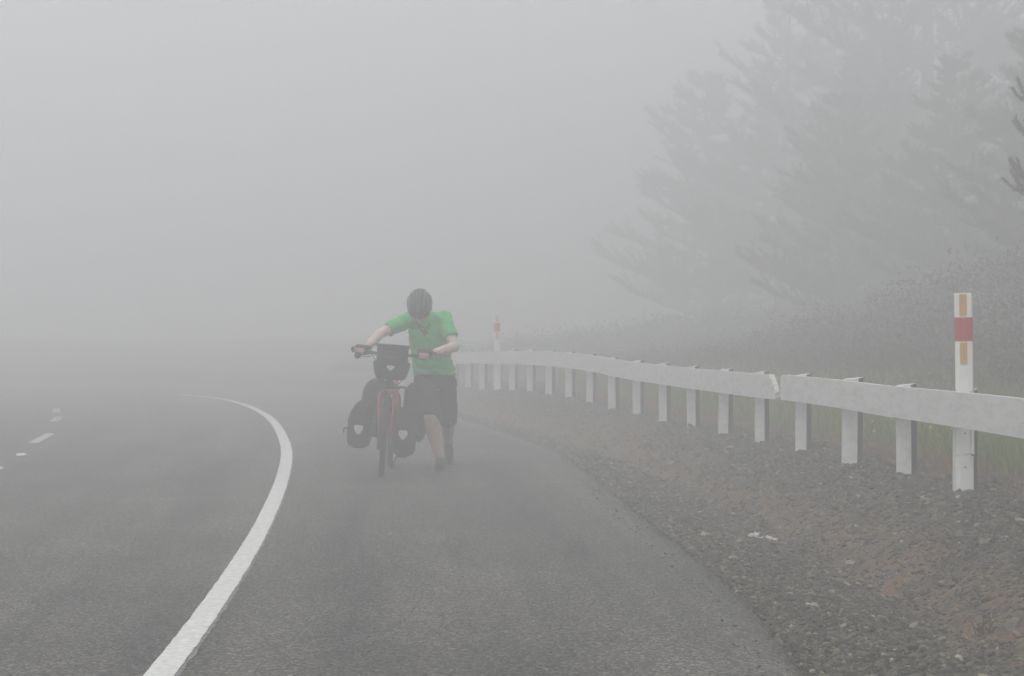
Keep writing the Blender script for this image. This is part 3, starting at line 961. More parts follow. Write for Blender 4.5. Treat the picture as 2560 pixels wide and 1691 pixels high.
gv, gf = join([blades(70000, (7.5, 26), 1.3, (0.55, 3.2), 0.14, 0.38, 0.006, None, 'g', 0.3, 0.9)])
rv, rf = join([blades(34000, (8, 34), 1.0, (2.4, 7.0), 0.18, 0.48, 0.008, None, 'g', 0.3, 0.9)])
rank = np_mesh('hill_grass', rv, rf, M['rank_grass'])
tag(rank, 'dull rank grass on the hillside under the pines', 'grass', kind='stuff')
grass = np_mesh('grass', gv, gf, M['grass'])
tag(grass, 'green meadow grass growing behind the white rail', 'grass', kind='stuff')
gv, gf = join([blades(14000, (7.5, 30), 1.2, (0.22, 0.9), 0.03, 0.14, 0.006, None, 'g', 0.7, 1.2),
               blades(2500, (7.5, 20), 1.2, (0.9, 4.0), 0.3, 0.6, 0.004, None, 'g', 0.25, 0.5)])
dry = np_mesh('dry_grass', gv, gf, M['dry_grass'])
tag(dry, 'rusty dry grass edging the gravel behind the posts', 'grass', kind='stuff')
# yellow flower heads
FL = MB()
rg = random.Random(5)
for k in range(120):
    s = S0 + 8 + 14 * rg.random() ** 1.6
    d = rg.uniform(0.8, 2.6) if k > 45 else rg.uniform(0.65, 1.4)
    if k <= 30:
        s = S0 + rg.uniform(10.8, 13.5)
    x, y = XY(s, t_rail(s) + d)
    z = float(hill_z(s, d)) + (rg.uniform(0.10, 0.26) if k <= 60 else rg.uniform(0.22, 0.40))
    r_ = rg.uniform(0.013, 0.021)
    nrm = Vector((rg.gauss(0, .5), rg.gauss(-0.5, .5), 1)).normalized()
    a = nrm.orthogonal().normalized(); b = nrm.cross(a)
    c = Vector((float(x), float(y), z))
    ring = [c + (a * math.cos(2 * math.pi * q / 10) + b * math.sin(2 * math.pi * q / 10)) * r_ * (1.0 if q % 2 else 0.6) for q in range(10)]
    FL.add([c + nrm * r_ * 0.35] + ring + [c - nrm * r_ * 0.3], [(0, 1 + q, 1 + (q + 1) % 10) for q in range(10)] + [(11, 1 + (q + 1) % 10, 1 + q) for q in range(10)])
fl = FL.build('wildflowers', M['flower'])
tag(fl, 'small yellow wildflowers dotted through the grass behind the rail', 'flowers', kind='stuff')

# ------------------------------------------------------------------ pines
def pine(seed, H, RAD, low=0.06, dens=1.0, needle=0.15, nw=0.013, upturn=0.5, bare=None):
    """Returns trunk, branch and needle meshes of a ragged young pine. Crown kept open between whorls."""
    rg = random.Random(seed); nr = np.random.default_rng(seed)
    trunk = MB()
    pts, rad = [], []
    wob = [(rg.uniform(-.05, .05), rg.uniform(-.05, .05)) for _ in range(12)]
    for k in range(13):
        f = k / 12
        wx, wy = (0, 0) if k == 0 else wob[k - 1]
        pts.append((wx * H * 0.12, wy * H * 0.12, f * H)); rad.append(max(0.012, 0.020 * H * (1 - f) ** 0.9 + 0.01))
    trunk.tube(pts, rad, 9)
    limbs = MB()
    P0, D, L = [], [], []
    z = low * H
    while z < H * 0.985:
        f = z / H
        prof = (1 - f) ** 0.75 * (0.75 + 0.25 * min(1, f / 0.15)) + 0.05
        nl = rg.choice((4, 5, 5, 6))
        a0 = rg.uniform(0, 6.28)
        for k in range(nl):
            if rg.random() < 0.12:
                continue
            a = a0 + k * 6.283 / nl + rg.gauss(0, .25)
            ln = RAD * prof * rg.uniform(0.55, 1.2)
            if ln < 0.12:
                continue
            cx, cy = np.interp(z, [p[2] for p in pts], [p[0] for p in pts]), np.interp(z, [p[2] for p in pts], [p[1] for p in pts])
            p = Vector((cx, cy, z + rg.uniform(-.1, .1)))
            hdir = Vector((math.cos(a), math.sin(a), 0))
            n_ = 7
            path = []
            rise = rg.uniform(0.05, 0.40)
            for q in range(n_):
                g = q / (n_ - 1)
                path.append(p + hdir * (ln * g) + Vector((0, 0, ln * (rise * g - 0.18 * g + upturn * g * g * 0.6))) + Vector((rg.gauss(0, .02), rg.gauss(0, .02), rg.gauss(0, .02))) * ln)
            limbs.tube(path, [max(0.005, 0.014 * ln * (1 - 0.85 * q / (n_ - 1)) + 0.004) for q in range(n_)], 5, False)
            nb = max(4, int(ln * 13 * dens))
            for b in range(nb):
                g = 0.22 + 0.78 * (b + rg.random()) / nb
                i = min(int(g * (n_ - 1)), n_ - 2)
                fr = g * (n_ - 1) - i
                q0 = path[i].lerp(path[i + 1], fr)
                side = hdir.cross(Vector((0, 0, 1))) * rg.choice((-1, 1))
                dr = (hdir * rg.uniform(.35, 1.0) + side * rg.uniform(.2, 1.0) + Vector((0, 0, rg.uniform(.0, .8)))).normalized()
                bl = ln * rg.uniform(.10, .30) * (1.15 - 0.6 * g) + 0.12
                q1 = q0 + dr * bl + Vector((0, 0, bl * 0.3))
                limbs.tube([q0, q0.lerp(q1, .5) - Vector((0, 0, bl * .05)), q1], [0.006, 0.005, 0.003], 3, False)
                P0.append(q0[:]); D.append((q1 - q0)[:])
            P0.append(path[-2][:]); D.append((path[-1] - path[-2])[:])
        z += H * rg.uniform(0.040, 0.062)
    P0.append((pts[-2][0], pts[-2][1], H * 0.93)); D.append((0, 0, H * 0.08))
    P0, D = np.array(P0), np.array(D)
    per = int(105 * dens)
    n = len(P0)
    g = nr.uniform(0.05, 1.05, (n, per))
    base = P0[:, None] + D[:, None] * g[..., None]
    Ln = np.linalg.norm(D, axis=1)
    dn = D / np.maximum(Ln, 1e-6)[:, None]
    rnd = nr.normal(0, 1, (n, per, 3))
    ndir = dn[:, None] * 1.0 + rnd * 0.75 + np.array([0, 0, 0.15])
    ndir /= np.linalg.norm(ndir, axis=2)[..., None]
    nl = needle * nr.uniform(0.6, 1.2, (n, per, 1))
    side = np.cross(ndir, nr.normal(0, 1, (n, per, 3)))
    side /= np.maximum(np.linalg.norm(side, axis=2)[..., None], 1e-6)
    tri = np.stack([base - side * nw / 2, base + side * nw / 2, base + ndir * nl], 2).reshape(-1, 3)
    F = np.arange(len(tri)).reshape(-1, 3)
    return trunk.mesh('trunk'), limbs.mesh('branches'), (tri, F)
def pine_variant(*a, **k):
    tr, li, (v, f) = pine(*a, **k)
    tr.materials.append(M['bark']); li.materials.append(M['bark'])
    tr.polygons.foreach_set('use_smooth', [True] * len(tr.polygons))
    tmp = np_mesh('crown', v, f, M['needles'])
    me = tmp.data
    bpy.data.objects.remove(tmp)
    return tr, li, me
VAR = [pine_variant(11, 8.5, 3.0), pine_variant(12, 8.0, 2.8, dens=0.9), pine_variant(13, 6.5, 2.9, low=0.03, dens=1.0)]
def plant_pine(var, x, y, scale, rz, label):
    s, t = ST(x, y)
    z = float(ground_z(s, t)) - 0.08
    o = thing('pine_tree', (x, y, z), label, 'pine tree', 'pines in the fog')
    for nm, me in zip(('trunk', 'branches', 'crown'), var):
        c = link(nm, me, None, o)
    o.scale = (scale,) * 3
    o.rotation_euler = (R(random.uniform(-2, 2)), R(random.uniform(-2, 2)), rz)
    return o
TREES = [
    (0, 10.2, 42.0, 1.45, 0.3, 'tall hazy pine whose top leaves the frame above the marker post'),
    (1, 8.0, 50.0, 1.25, 2.1, 'pale pine tree fading into fog, end of the row above the far rail'),
    (1, 13.6, 43.0, 1.30, 4.0, 'hazy pine at the frame edge behind the dark twigs'),
    (2, 9.0, 27.5, 0.68, 1.2, 'bushy dark pine rising at the frame edge behind the tall marker post'),
    (2, 8.8, 41.0, 1.00, 5.1, 'short bushy pine among taller ones above the snapped rail'),
    (0, 11.4, 56.0, 1.40, 3.3, 'faint tall pine between the two nearer hazy pines'),
    (2, 6.6, 55.0, 1.25, 0.7, 'barely visible pine in thick fog nearest the cyclist'),
    (2, 8.6, 32.5, 0.70, 3.9, 'bushy young pine in haze just behind and above the tall marker post'),
    (2, 7.2, 36.0, 0.75, 0.4, 'low bushy young pine in haze above the near rail'),
]
for v, x, y, sc_, rz, lb in TREES:
    plant_pine(VAR[v], x, y, sc_, rz, lb)

# the nearest pine, of which only a few up-curved shoots reach into the picture
def near_pine():
    base = Vector((5.46, 15.5, 0))
    s, t = ST(base.x, base.y)
    base.z = float(ground_z(s, t)) - 0.05
    o = thing('pine_tree', base, 'nearest pine, its dark up-curved shoots poking in at the upper frame edge', 'pine tree', 'pines in the fog')
    MB().tube([(0, 0, 0), (0.03, 0, 1.2), (-0.02, 0.03, 2.4), (0.0, 0, 4.2)], [0.075, 0.062, 0.045, 0.012], 10).build('trunk', M['bark'], o, smooth=True)
    rg = random.Random(21)
    br = MB()
    tufts = []
    def shoot(p, d, ln, r0, curl):
        path, q, dd = [], Vector(p), Vector(d).normalized()
        for k in range(8):
            path.append(q.copy()); q = q + dd * (ln / 7); dd = (dd + Vector((0, 0, curl))).normalized()
        br.tube(path, [r0 * (1 - .7 * k / 7) for k in range(8)], 6)
        tufts.append(path)
        return path
    limbs = []
    for k in range(34):
        z = 0.5 + 3.5 * (k + rg.random()) / 34
        a = rg.uniform(0, 6.28)
        limbs.append((z, a, (0.68 - 0.10 * z) * rg.uniform(0.6, 1.0)))
    # limbs that reach out towards the road, seen at the frame edge
    limbs += [(2.22, math.pi + 0.15, 0.80), (1.98, math.pi - 0.25, 0.70), (1.52, math.pi + 0.1, 0.84), (1.72, math.pi + 0.45, 0.66), (2.36, math.pi - 0.1, 0.62), (1.44, math.pi - 0.3, 0.74), (2.10, math.pi + 0.4, 0.70)]
    for z, a, ln in limbs:
        z += 0.22
        d = Vector((math.cos(a), math.sin(a), 0.30))
        path = shoot((0, 0, z), d, ln, 0.012, 0.06)
        for q in range(2, 8):
            for sgn in (-1, 1):
                side = d.cross(Vector((0, 0, 1))).normalized() * sgn
                shoot(path[q], d * 0.9 + side * rg.uniform(.1, .5) + Vector((0, 0, rg.uniform(.0, .5))), rg.uniform(.18, .34), 0.006, rg.uniform(.10, .22))
    br.build('branches', M['bark'], o)
    VV = []
    nr = np.random.default_rng(3)
    for path in tufts:
        P = np.array([p[:] for p in path]); n = 260
        g = nr.uniform(0.15, 1.0, n) * 6.99
        i = g.astype(int); fr = (g - i)[:, None]
        b = P[i] * (1 - fr) + P[i + 1] * fr
        dd = P[i + 1] - P[i]; dd /= np.linalg.norm(dd, axis=1)[:, None]
        nd = dd + nr.normal(0, .38, (n, 3)); nd /= np.linalg.norm(nd, axis=1)[:, None]
        sd_ = np.cross(nd, nr.normal(0, 1, (n, 3))); sd_ /= np.linalg.norm(sd_, axis=1)[:, None]
        l = nr.uniform(.035, .065, (n, 1))
        VV.append(np.stack([b - sd_ * .0035, b + sd_ * .0035, b + nd * l], 1).reshape(-1, 3))
    VV = np.concatenate(VV)
    np_mesh('crown', VV, np.arange(len(VV)).reshape(-1, 3), M['needles'], o)
near_pine()

# scrub and bracken under the pines: one mass
def scrub():
    N = 4200
    s = S0 + RNG.uniform(9, 38, N)
    d = 3.0 + 12.0 * RNG.random(N) ** 1.3
    x, y = XY(s, t_rail(s) + d)
    z = hill_z(s, d)
    k = (np.abs(x / y) < 0.37)
    x, y, z, d = x[k], y[k], z[k], d[k]
    n, per = len(x), 90
    Rr = RNG.uniform(0.25, 0.7, n) * np.clip(0.55 + 0.10 * d, 0.6, 1.4)
    z = z + RNG.uniform(0, 1, n) ** 1.6 * np.clip((d - 2.6) * 0.45, 0, 1.1) * np.clip((31 - y) / 9, 0.12, 1)
    u = RNG.normal(0, 1, (n, per, 3)); u /= np.linalg.norm(u, axis=2)[..., None]
    u[..., 2] = np.abs(u[..., 2]) * 0.7
    r = RNG.uniform(0.35, 1.0, (n, per, 1))
    c = np.stack([x, y, z], 1)[:, None] + u * r * Rr[:, None, None]
    a = RNG.normal(0, 1, (n, per, 3)) + u * 0.8; a /= np.linalg.norm(a, axis=2)[..., None]
    b = np.cross(a, RNG.normal(0, 1, (n, per, 3))); b /= np.linalg.norm(b, axis=2)[..., None]
    L = RNG.uniform(0.022, 0.040, (n, 1, 1)) * RNG.uniform(0.6, 2.2, (n, per, 1))
    tri = np.stack([c - b * L * .35, c + b * L * .35, c + a * L], 2).reshape(-1, 3)
    o = np_mesh('undergrowth', tri, np.arange(len(tri)).reshape(-1, 3), M['scrub'])
    tag(o, 'dark hazy undergrowth massed below the pines on the hillside', 'undergrowth', kind='stuff')
scrub()

# ------------------------------------------------------------------ litter and a dead weed on the verge
def verge_at(px, py):
    """Where the sight line through a photograph pixel meets the verge."""
    best = None
    for Y in np.arange(5.5, 16, 0.02):
        p = at(px, py, Y)
        s, t = ST(p.x, p.y)
        u = (t - t_seal(s)) / (t_rail(s) - t_seal(s))
        if -0.1 < u < 1.4 and p.z <= float(verge_z(np.array([s]), np.array([u]))[0]):
            return p
    return at(px, py, 9.5)
def scrap(name, px, py, pieces, size, label, cat, seed, material='litter'):
    p = verge_at(px, py)
    rg = random.Random(seed)
    mb = MB()
    for k in range(pieces):
        q = p + Vector((rg.uniform(-1, 1) * size, rg.uniform(-1, 1) * size * 1.2, rg.uniform(0.006, 0.03)))
        a = rg.uniform(0, 6.28)
        L, W = rg.uniform(.35, .8) * size, rg.uniform(.08, .2) * size
        d = Vector((math.cos(a), math.sin(a), rg.uniform(-.2, .3))); n = Vector((-math.sin(a), math.cos(a), rg.uniform(-.3, .3)))
        pts = [q + d * L + n * W * .4, q + n * W, q - d * L * .9 + n * W * .6, q - d * L - n * W * .3, q - n * W * .8, q + d * L * .8 - n * W]
        pts = [x + Vector((0, 0, rg.uniform(-.1, .1) * size)) for x in pts]
        mb.prism(pts, Vector((0, 0, 1)), 0.004)
    o = mb.build(name, M[material], None, p)
    o.location = p
    tag(o, label, cat)
    return o
scrap('shredded_scrap', 1886, 1346, 20, 0.034, 'shredded white scrap lying on gravel beside three white lumps', 'litter', 3)
p = verge_at(1925, 1352)
lm = MB()
for dx, dy, dz, rx, ry, rz_ in ((-.012, .035, .018, .014, .012, .010), (0.002, .0, .016, .016, .014, .010), (.030, -.022, .012, .018, .010, .006)):
    c = p + Vector((dx, dy, dz))
    lm.ellipsoid(c, ((rx, 0, 0), (0, ry, 0), (0, 0, rz_)), 9, 6)
lm.capsule(p + Vector((-.012, -.02, .008)), p + Vector((.028, -.035, .008)), .004)
lm.v = [(x + random.uniform(-.002, .002), y + random.uniform(-.002, .002), z + random.uniform(-.0015, .0015)) for x, y, z in lm.v]
o = lm.build('crumpled_scrap', M['litter'], None, p); o.location = p
tag(o, 'crumpled white lumps lying close to the shredded scrap on gravel', 'litter')
scrap('paper_scrap', 1946, 1512, 2, 0.017, 'small white scrap alone on gravel near the seal edge', 'litter', 8)
scrap('plastic_scrap', 2442, 1366, 2, 0.012, 'tiny white sliver on the bank below the marker post', 'litter', 9)
scrap('pale_tuft', 2128, 1415, 14, 0.026, 'pale dried tuft lying in the clay ditch', 'dead plant', 12, 'reflect')
def dead_weed(px, py, n, h, label, seed):
    p = verge_at(px, py)
    rg = random.Random(seed)
    mb = MB()
    for k in range(n):
        a = rg.uniform(0, 6.28)
        l = rg.uniform(.1, .5)
        b = p + Vector((rg.uniform(-.03, .03), rg.uniform(-.03, .03), -.01))
        t = b + Vector((math.cos(a) * l * h, math.sin(a) * l * h, h * rg.uniform(.45, 1)))
        m_ = b.lerp(t, .55) + Vector((rg.uniform(-.02, .02), 0, .02))
        mb.tube([b, m_, t], [.0035, .0028, .0015], 4)
        if rg.random() < .5:
            mb.tube([m_, m_ + Vector((rg.uniform(-.06, .06), rg.uniform(-.03, .03), .04))], [.002, .001], 4)
    o = mb.build('dead_weed', M['straw'], None, p); o.location = p
    return tag(o, label, 'weed')
dead_weed(2462, 1590, 14, 0.10, 'brown dead weed standing on clay at the lower frame corner', 4)
dead_weed(1905, 1316, 6, 0.05, 'thin dry twigs on gravel just above the white litter', 6)

# ------------------------------------------------------------------ bicycle (local: x across, y rearwards, z up; front wheel towards the camera)
BK_LOC = Vector((-1.113, 14.88, 0.004))
BK_ROT = (0, R(4.6), R(-0.7))
bike = thing('touring_bicycle', BK_LOC, 'orange-red touring bicycle being pushed up the road, leaning towards its rider', 'bicycle', rot=BK_ROT)
BM = Matrix.Translation(BK_LOC) @ Matrix.Rotation(BK_ROT[2], 4, 'Z') @ Matrix.Rotation(BK_ROT[1], 4, 'Y')
WB, WR = 0.525, 0.345
STEER = R(4.8)
def wheel(y, yaw):
    w = bpy.data.objects.new('wheel', None); COL.objects.link(w); w.parent = bike
    w.location = (0, y, WR); w.rotation_euler = (0, 0, yaw)
    def torus(rm, rt, n=48, m=10, sq=1.0):
        rings = []
        for i in range(n + 1):
            a = 2 * math.pi * i / n
            rings.append([Vector(((rt * sq * math.cos(2 * math.pi * k / m)), (rm + rt * math.sin(2 * math.pi * k / m)) * math.cos(a), (rm + rt * math.sin(2 * math.pi * k / m)) * math.sin(a))) for k in range(m)])
        return MB().loft(rings, cap=False)
    ty = torus(WR - 0.026, 0.026)
    for i in range(60):                                # tread blocks
        a = 2 * math.pi * i / 60
        for sx in (-0.008, 0.008):
            aa = a + (0.05 if sx > 0 else 0)
            rot = Matrix.Rotation(aa, 3, 'X')
            ty.box(rot @ Vector((sx, WR - 0.0015, 0)), (0.010, 0.005, 0.018), rot)
    ty.build('tyre', M['rubber'], w, smooth=False)
    torus(WR - 0.055, 0.010, sq=1.1).build('rim', M['silver'], w, smooth=True)
    sp = MB()
    for i in range(32):
        a = 2 * math.pi * i / 32
        sx = 0.028 if i % 2 else -0.028
        a2 = a + (0.35 if (i // 2) % 2 else -0.35)
        sp.tube([(sx, 0.02 * math.cos(a2), 0.02 * math.sin(a2)), (0, (WR - .06) * math.cos(a), (WR - .06) * math.sin(a))], 0.0012, 4)
    sp.build('spokes', M['silver'], w)
    MB().tube([(-.05, 0, 0), (-.032, 0, 0), (-.03, 0, 0), (.03, 0, 0), (.032, 0, 0), (.05, 0, 0)], [.008, .008, .024, .024, .008, .008], 12).build('hub', M['black'], w)
    return w
wheel(-WB, STEER)
wheel(WB, 0)
AX = Vector((0, -WB, WR)); RX = Vector((0, WB, WR))
HA = Vector((0, 0.31, 0.95)).normalized()              # steering axis direction, upwards and back
crown = Vector((0, -WB + 0.06, 0.73)); htop = crown + HA * 0.16
fk = MB()
for sx in (-1, 1):
    fk.tube([AX + Vector((sx * 0.052, 0, 0)), AX + Vector((sx * 0.054, 0.012, 0.12)), crown + Vector((sx * 0.070, -0.012, -0.12)), crown + Vector((sx * 0.068, -.006, -0.05)), crown + Vector((sx * 0.052, 0, -0.008)), crown + Vector((sx * 0.02, 0, 0.014))], [.010, .012, .0175, .019, .0195, .019], 12)
fk.tube([crown - HA * 0.01, crown + HA * 0.03], .022, 12)
fk.build('fork', M['orange'], bike, smooth=True)
bb = Vector((0, 0.10, 0.285)); seat_top = Vector((0, 0.31, 0.80))
fr = MB()
MB().tube([crown + HA * 0.03, crown + HA * .05, htop - HA * .02, htop], [.026, .023, .023, .026], 14).build('head_tube', M['black'], bike, smooth=True)
fr.tube([crown + HA * 0.05, bb], .018, 12)
fr.tube([htop - HA * 0.03, seat_top - Vector((0, .02, .06))], .016, 12)
fr.tube([bb, seat_top], .016, 12)
for sx in (-1, 1):
    fr.tube([bb + Vector((sx * .025, .02, 0)), RX + Vector((sx * .06, 0, 0))], .010, 8)
    fr.tube([seat_top + Vector((sx * .012, 0, -.06)), RX + Vector((sx * .06, 0, 0))], .009, 8)
fr.build('frame', M['orange'], bike, smooth=True)
MB().tube([seat_top, seat_top + Vector((0, .06, .15))], .013, 10).build('seat_post', M['black'], bike)
sd_ = MB()
sp0 = seat_top + Vector((0, .06, .16))
sd_.loft([[sp0 + Vector((wd * math.cos(2 * math.pi * k / 14), yy, 0.012 + 0.022 * math.sin(2 * math.pi * k / 14))) for k in range(14)] for yy, wd in ((-.15, .012), (-.11, .022), (-.03, .03), (.05, .062), (.10, .07), (.125, .04))])
sd_.build('saddle', M['black'], bike, smooth=True)
# mudguard over the front wheel
mg = MB()
arc = []
for k in range(22):
    a = R(35 + k * 7.5)
    rr_ = WR + 0.018
    arc.append((a, rr_))
rings = []
for a, rr_ in arc:
    cy, cz = -WB + rr_ * math.cos(a), WR + rr_ * math.sin(a)
    rings.append([Vector((x_, -WB + (rr_ + dz) * math.cos(a), WR + (rr_ + dz) * math.sin(a))) for x_, dz in ((-.028, -.012), (-.016, .003), (.016, .003), (.028, -.012), (.016, .0), (-.016, .0))])
mg.loft(rings)
mg.build('mudguard', M['black'], bike)
# cranks, pedals
MB().disc(bb + Vector((-.05, 0, 0)), (1, 0, 0), .09, .004, 32).build('chainring', M['silver'], bike)
for sx, sg in ((1, 1), (-1, -1)):
    e = bb + Vector((sx * .075, sg * -.10, sg * -.13))
    MB().tube([bb + Vector((sx * .03, 0, 0)), bb + Vector((sx * .06, 0, 0)), e], .010, 8).build('crank', M['silver'], bike)
for sx, sg in ((1, 1), (-1, -1)):
    e = bb + Vector((sx * .075, sg * -.10, sg * -.13))
    MB().box(e + Vector((sx * .055, 0, 0)), (.09, .08, .022)).build('pedal', M['black'], bike, bevel=.004)
# stem, bars
bar_c = htop + HA * 0.155 + Vector((0, -.06, 0.022))
st_ = MB().tube([htop, htop + HA * 0.15], .0155, 10).tube([htop + HA * 0.14, bar_c], .016, 10)
st_.build('stem', M['black'], bike, smooth=True)
rot_s = Matrix.Rotation(STEER, 3, 'Z')
def bar_pt(x_, dy=0.0, dz=0.0):
    sweep = 0.05 * (abs(x_) / 0.33) ** 2
    return bar_c + rot_s @ Vector((x_, sweep + dy, dz + 0.012 * (abs(x_) / 0.33)))
MB().tube([bar_pt(x_) for x_ in np.linspace(-.335, .335, 15)], .0115, 10).build('handlebar', M['black'], bike, smooth=True)
for sg in (-1, 1):
    MB().tube([bar_pt(sg * x_) for x_ in (.215, .22, .26, .30, .335, .342)], [.0155, .0175, .0165, .0165, .0185, .017], 12).build('grip', M['black'], bike, smooth=True)
    # bar end stub and brake lever
    MB().tube([bar_pt(sg * .335), bar_pt(sg * .342, -.03, .012), bar_pt(sg * .335, -.07, .022)], [.013, .013, .012], 10).build('bar_end', M['black'], bike, smooth=True)
    lv = MB().tube([bar_pt(sg * .19, -.012), bar_pt(sg * .20, -.035, -.012), bar_pt(sg * .255, -.055, -.026), bar_pt(sg * .305, -.050, -.034)], [.011, .009, .006, .005], 8)
    lv.box(bar_pt(sg * .185), (.03, .036, .034))
    lv.build('brake_lever', M['black'], bike)
    pts = [bar_pt(sg * .175, -.03, -.005), bar_pt(sg * .13, -.09, -.02), Vector((sg * .07, bar_c.y - .10, bar_c.z - .14)), Vector((sg * .03, crown.y - .03, crown.z + .05)), Vector((sg * .045, crown.y - .035, crown.z - .04))]
    MB().tube(pts, .003, 6).build('cable', M['black'], bike)
    pts = [bar_pt(sg * .17, -.02, -.012), bar_pt(sg * .10, -.06, -.11), Vector((sg * .025, bar_c.y - .01, bar_c.z - .22)), Vector((sg * .022, crown.y + .05, crown.z + .02))]
    MB().tube(pts, .0028, 6).build('cable', M['black'], bike)
# round mirror on a stalk under the bar
m0 = bar_pt(-.17, -.02, -.03)
mr = MB().tube([m0, m0 + Vector((-.05, -.02, -.012)), m0 + Vector((-.095, -.03, -.004))], .0035, 6)
mo = mr.build('mirror_stalk', M['black'], bike)
mc = m0 + Vector((-.118, -.03, -.002))
MB().tube([mc + Vector((0, d, 0)) for d in (-.009, -.006, .006, .009)], [.022, .029, .029, .022], 20).build('mirror', M['black'], bike, smooth=True)
# front brake arms and pale straddle wire
for sg in (-1, 1):
    b0 = crown + Vector((sg * .056, -.03, -.11))
    MB().tube([b0, b0 + Vector((sg * .014, -.012, .05)), b0 + Vector((sg * .012, -.014, .11))], [.008, .007, .006], 8).build('brake_arm', M['silver'], bike)
MB().tube([crown + Vector((-.068, -.044, 0.0)), crown + Vector((0, -.05, .02)), crown + Vector((.068, -.044, 0.0))], .0025, 6).build('brake_wire', M['silver'], bike)
MB().tube([crown + Vector((.062, -.05, .005)), crown + Vector((.078, -.05, -.06)), crown + Vector((.082, -.04, -.16))], .004, 6).build('hose', M['strap'], bike)
# lamp bracket at the crown
MB().box(crown + Vector((.05, -.03, .045)), (.10, .03, .028)).build('lamp_bracket', M['black'], bike, bevel=.005)
# racks
for side in ('front', 'rear'):
    rk = MB()
    yc, top = (-WB + .02, .44) if side == 'front' else (WB + .05, .74)
    for sx in (-1, 1):
        x_ = sx * (.085 if side == 'front' else .07)
        rk.tube([(x_, yc - .13, top), (x_, yc + .15, top)], .005, 6)
        axl = AX if side == 'front' else RX
        rk.tube([(sx * .062, axl.y, axl.z - .01), (x_, yc - .05, top)], .005, 6)
        rk.tube([(sx * .062, axl.y, axl.z - .01), (x_, yc + .08, top)], .005, 6)
    if side == 'rear':
        for yy in (-.13, 0, .13):
            rk.tube([(-.07, yc + yy, top), (.07, yc + yy, top)], .005, 6)
    rk.build(side + '_rack' if False else 'rack', M['black'], bike)

# ------------------------------------------------------------------ bags hung on the bicycle
def superring(cx, cy, z, hx, hy, e=3.2, n=28, shx=0.0):
    out = []
    for k in range(n):
        a = 2 * math.pi * k / n
        ca, sa = math.cos(a), math.sin(a)
        out.append(Vector((cx + math.copysign(abs(ca) ** (2 / e), ca) * hx, cy + math.copysign(abs(sa) ** (2 / e), sa) * hy, z)))
    return out
def bag(name, loc, prof, label, cat, group, shield=None, tilt=0.0, hook=None, strap=True, crumple=0.004):
    """prof: (z, half width, half depth, x shift) rings from bottom to top, round loc in bicycle coordinates."""
    m4 = BM @ Matrix.Translation(loc) @ Matrix.Rotation(tilt, 4, 'Y')
    o = bpy.data.objects.new(name, None); COL.objects.link(o)
    o.matrix_world = m4
    o.location, o.rotation_euler = m4.to_translation(), m4.to_euler()
    tag(o, label, cat, group)
    zs = [p[0] for p in prof]
    rings = []
    for z in np.linspace(zs[0], zs[-1], 22):
        hx, hy, sx = [float(np.interp(z, zs, [p[k] for p in prof])) for k in (1, 2, 3)]
        ring = superring(sx, 0, z, hx, hy)
        ring = [p + Vector((p.x - sx, p.y, 0)).normalized() * crumple * fbm(p.x * 14, p.y * 14, z * 14 + loc[0] * 9, 3) for p in ring]
        rings.append(ring)
    MB().loft(rings).build('shell', M['black_cloth'], o, smooth=True)
    def front(z):
        return -float(np.interp(z, zs, [p[2] for p in prof]))
    def midx(z):
        return float(np.interp(z, zs, [p[3] for p in prof]))
    if shield:
        z0, w, h = shield
        y_ = front(z0) - 0.006
        xs = midx(z0)
        poly = [Vector((xs + a * w / 2, y_, z0 + b * h / 2)) for a, b in ((-1, .75), (-.75, 1), (.75, 1), (1, .75), (1, .1), (.3, -.95), (-.3, -.95), (-1, .1))]
        MB().prism(poly, Vector((0, -1, 0)), .008).build('reflective_patch', M['reflect'], o)
    if strap:
        zt = zs[-1]
        for sx in (-.5, .5):
            hx = prof[-2][1]
            pts = []
            for z in np.linspace(zs[0] + .10, zt - 0.005, 8):
                pts.append((midx(z) + sx * hx, front(z) - .006, z))
            r_ = MB()
            for a, b in zip(pts[:-1], pts[1:]):
                c = (Vector(a) + Vector(b)) / 2
                dv = Vector(b) - Vector(a)
                r_.box(c, (.018, .004, dv.length * 1.05), Vector((0, 0, 1)).rotation_difference(dv.normalized()).to_matrix())
            r_.build('strap', M['black'], o)
    if hook:
        hx_, hz_, sg = hook
        MB().tube([(hx_, 0, hz_), (hx_ + sg * .018, -.02, hz_ + .008), (hx_ + sg * .03, -.03, hz_ - .012), (hx_ + sg * .026, -.03, hz_ - .035)], [.007, .008, .008, .006], 8).build('buckle', M['black'], o)
    return o
fp = [(-.215, .045, .05, 0), (-.205, .075, .075, 0), (-.17, .098, .092, 0), (-.10, .105, .100, 0), (.02, .102, .098, 0), (.09, .095, .09, .008), (.15, .075, .075, .02), (.185, .052, .05, .03), (.20, .03, .03, .034)]
bag('front_pannier', (-.215, -.53, .455), fp, 'black front pannier hanging beside the wheel away from the rider', 'pannier', 'panniers on the bicycle', (-.055, .076, .078), R(0), (-.104, -.06, -1))
bag('front_pannier', (.165, -.53, .415), [(a, b, c, -d) for a, b, c, d in fp], 'black front pannier hanging on the rider side of the wheel', 'pannier', 'panniers on the bicycle', (-.03, .076, .080), R(-3), (.104, -.06, 1))
rp_ = [(-.26, .06, .08, 0), (-.24, .085, .12, 0), (-.15, .115, .145, 0), (0, .12, .15, 0), (.13, .118, .145, 0), (.20, .105, .13, .004), (.245, .08, .10, .012), (.27, .045, .06, .018)]
bag('rear_pannier', (-.200, .56, .535), rp_, 'bulky black rear pannier, rounded top showing above the front one away from rider', 'pannier', 'panniers on the bicycle', strap=False)
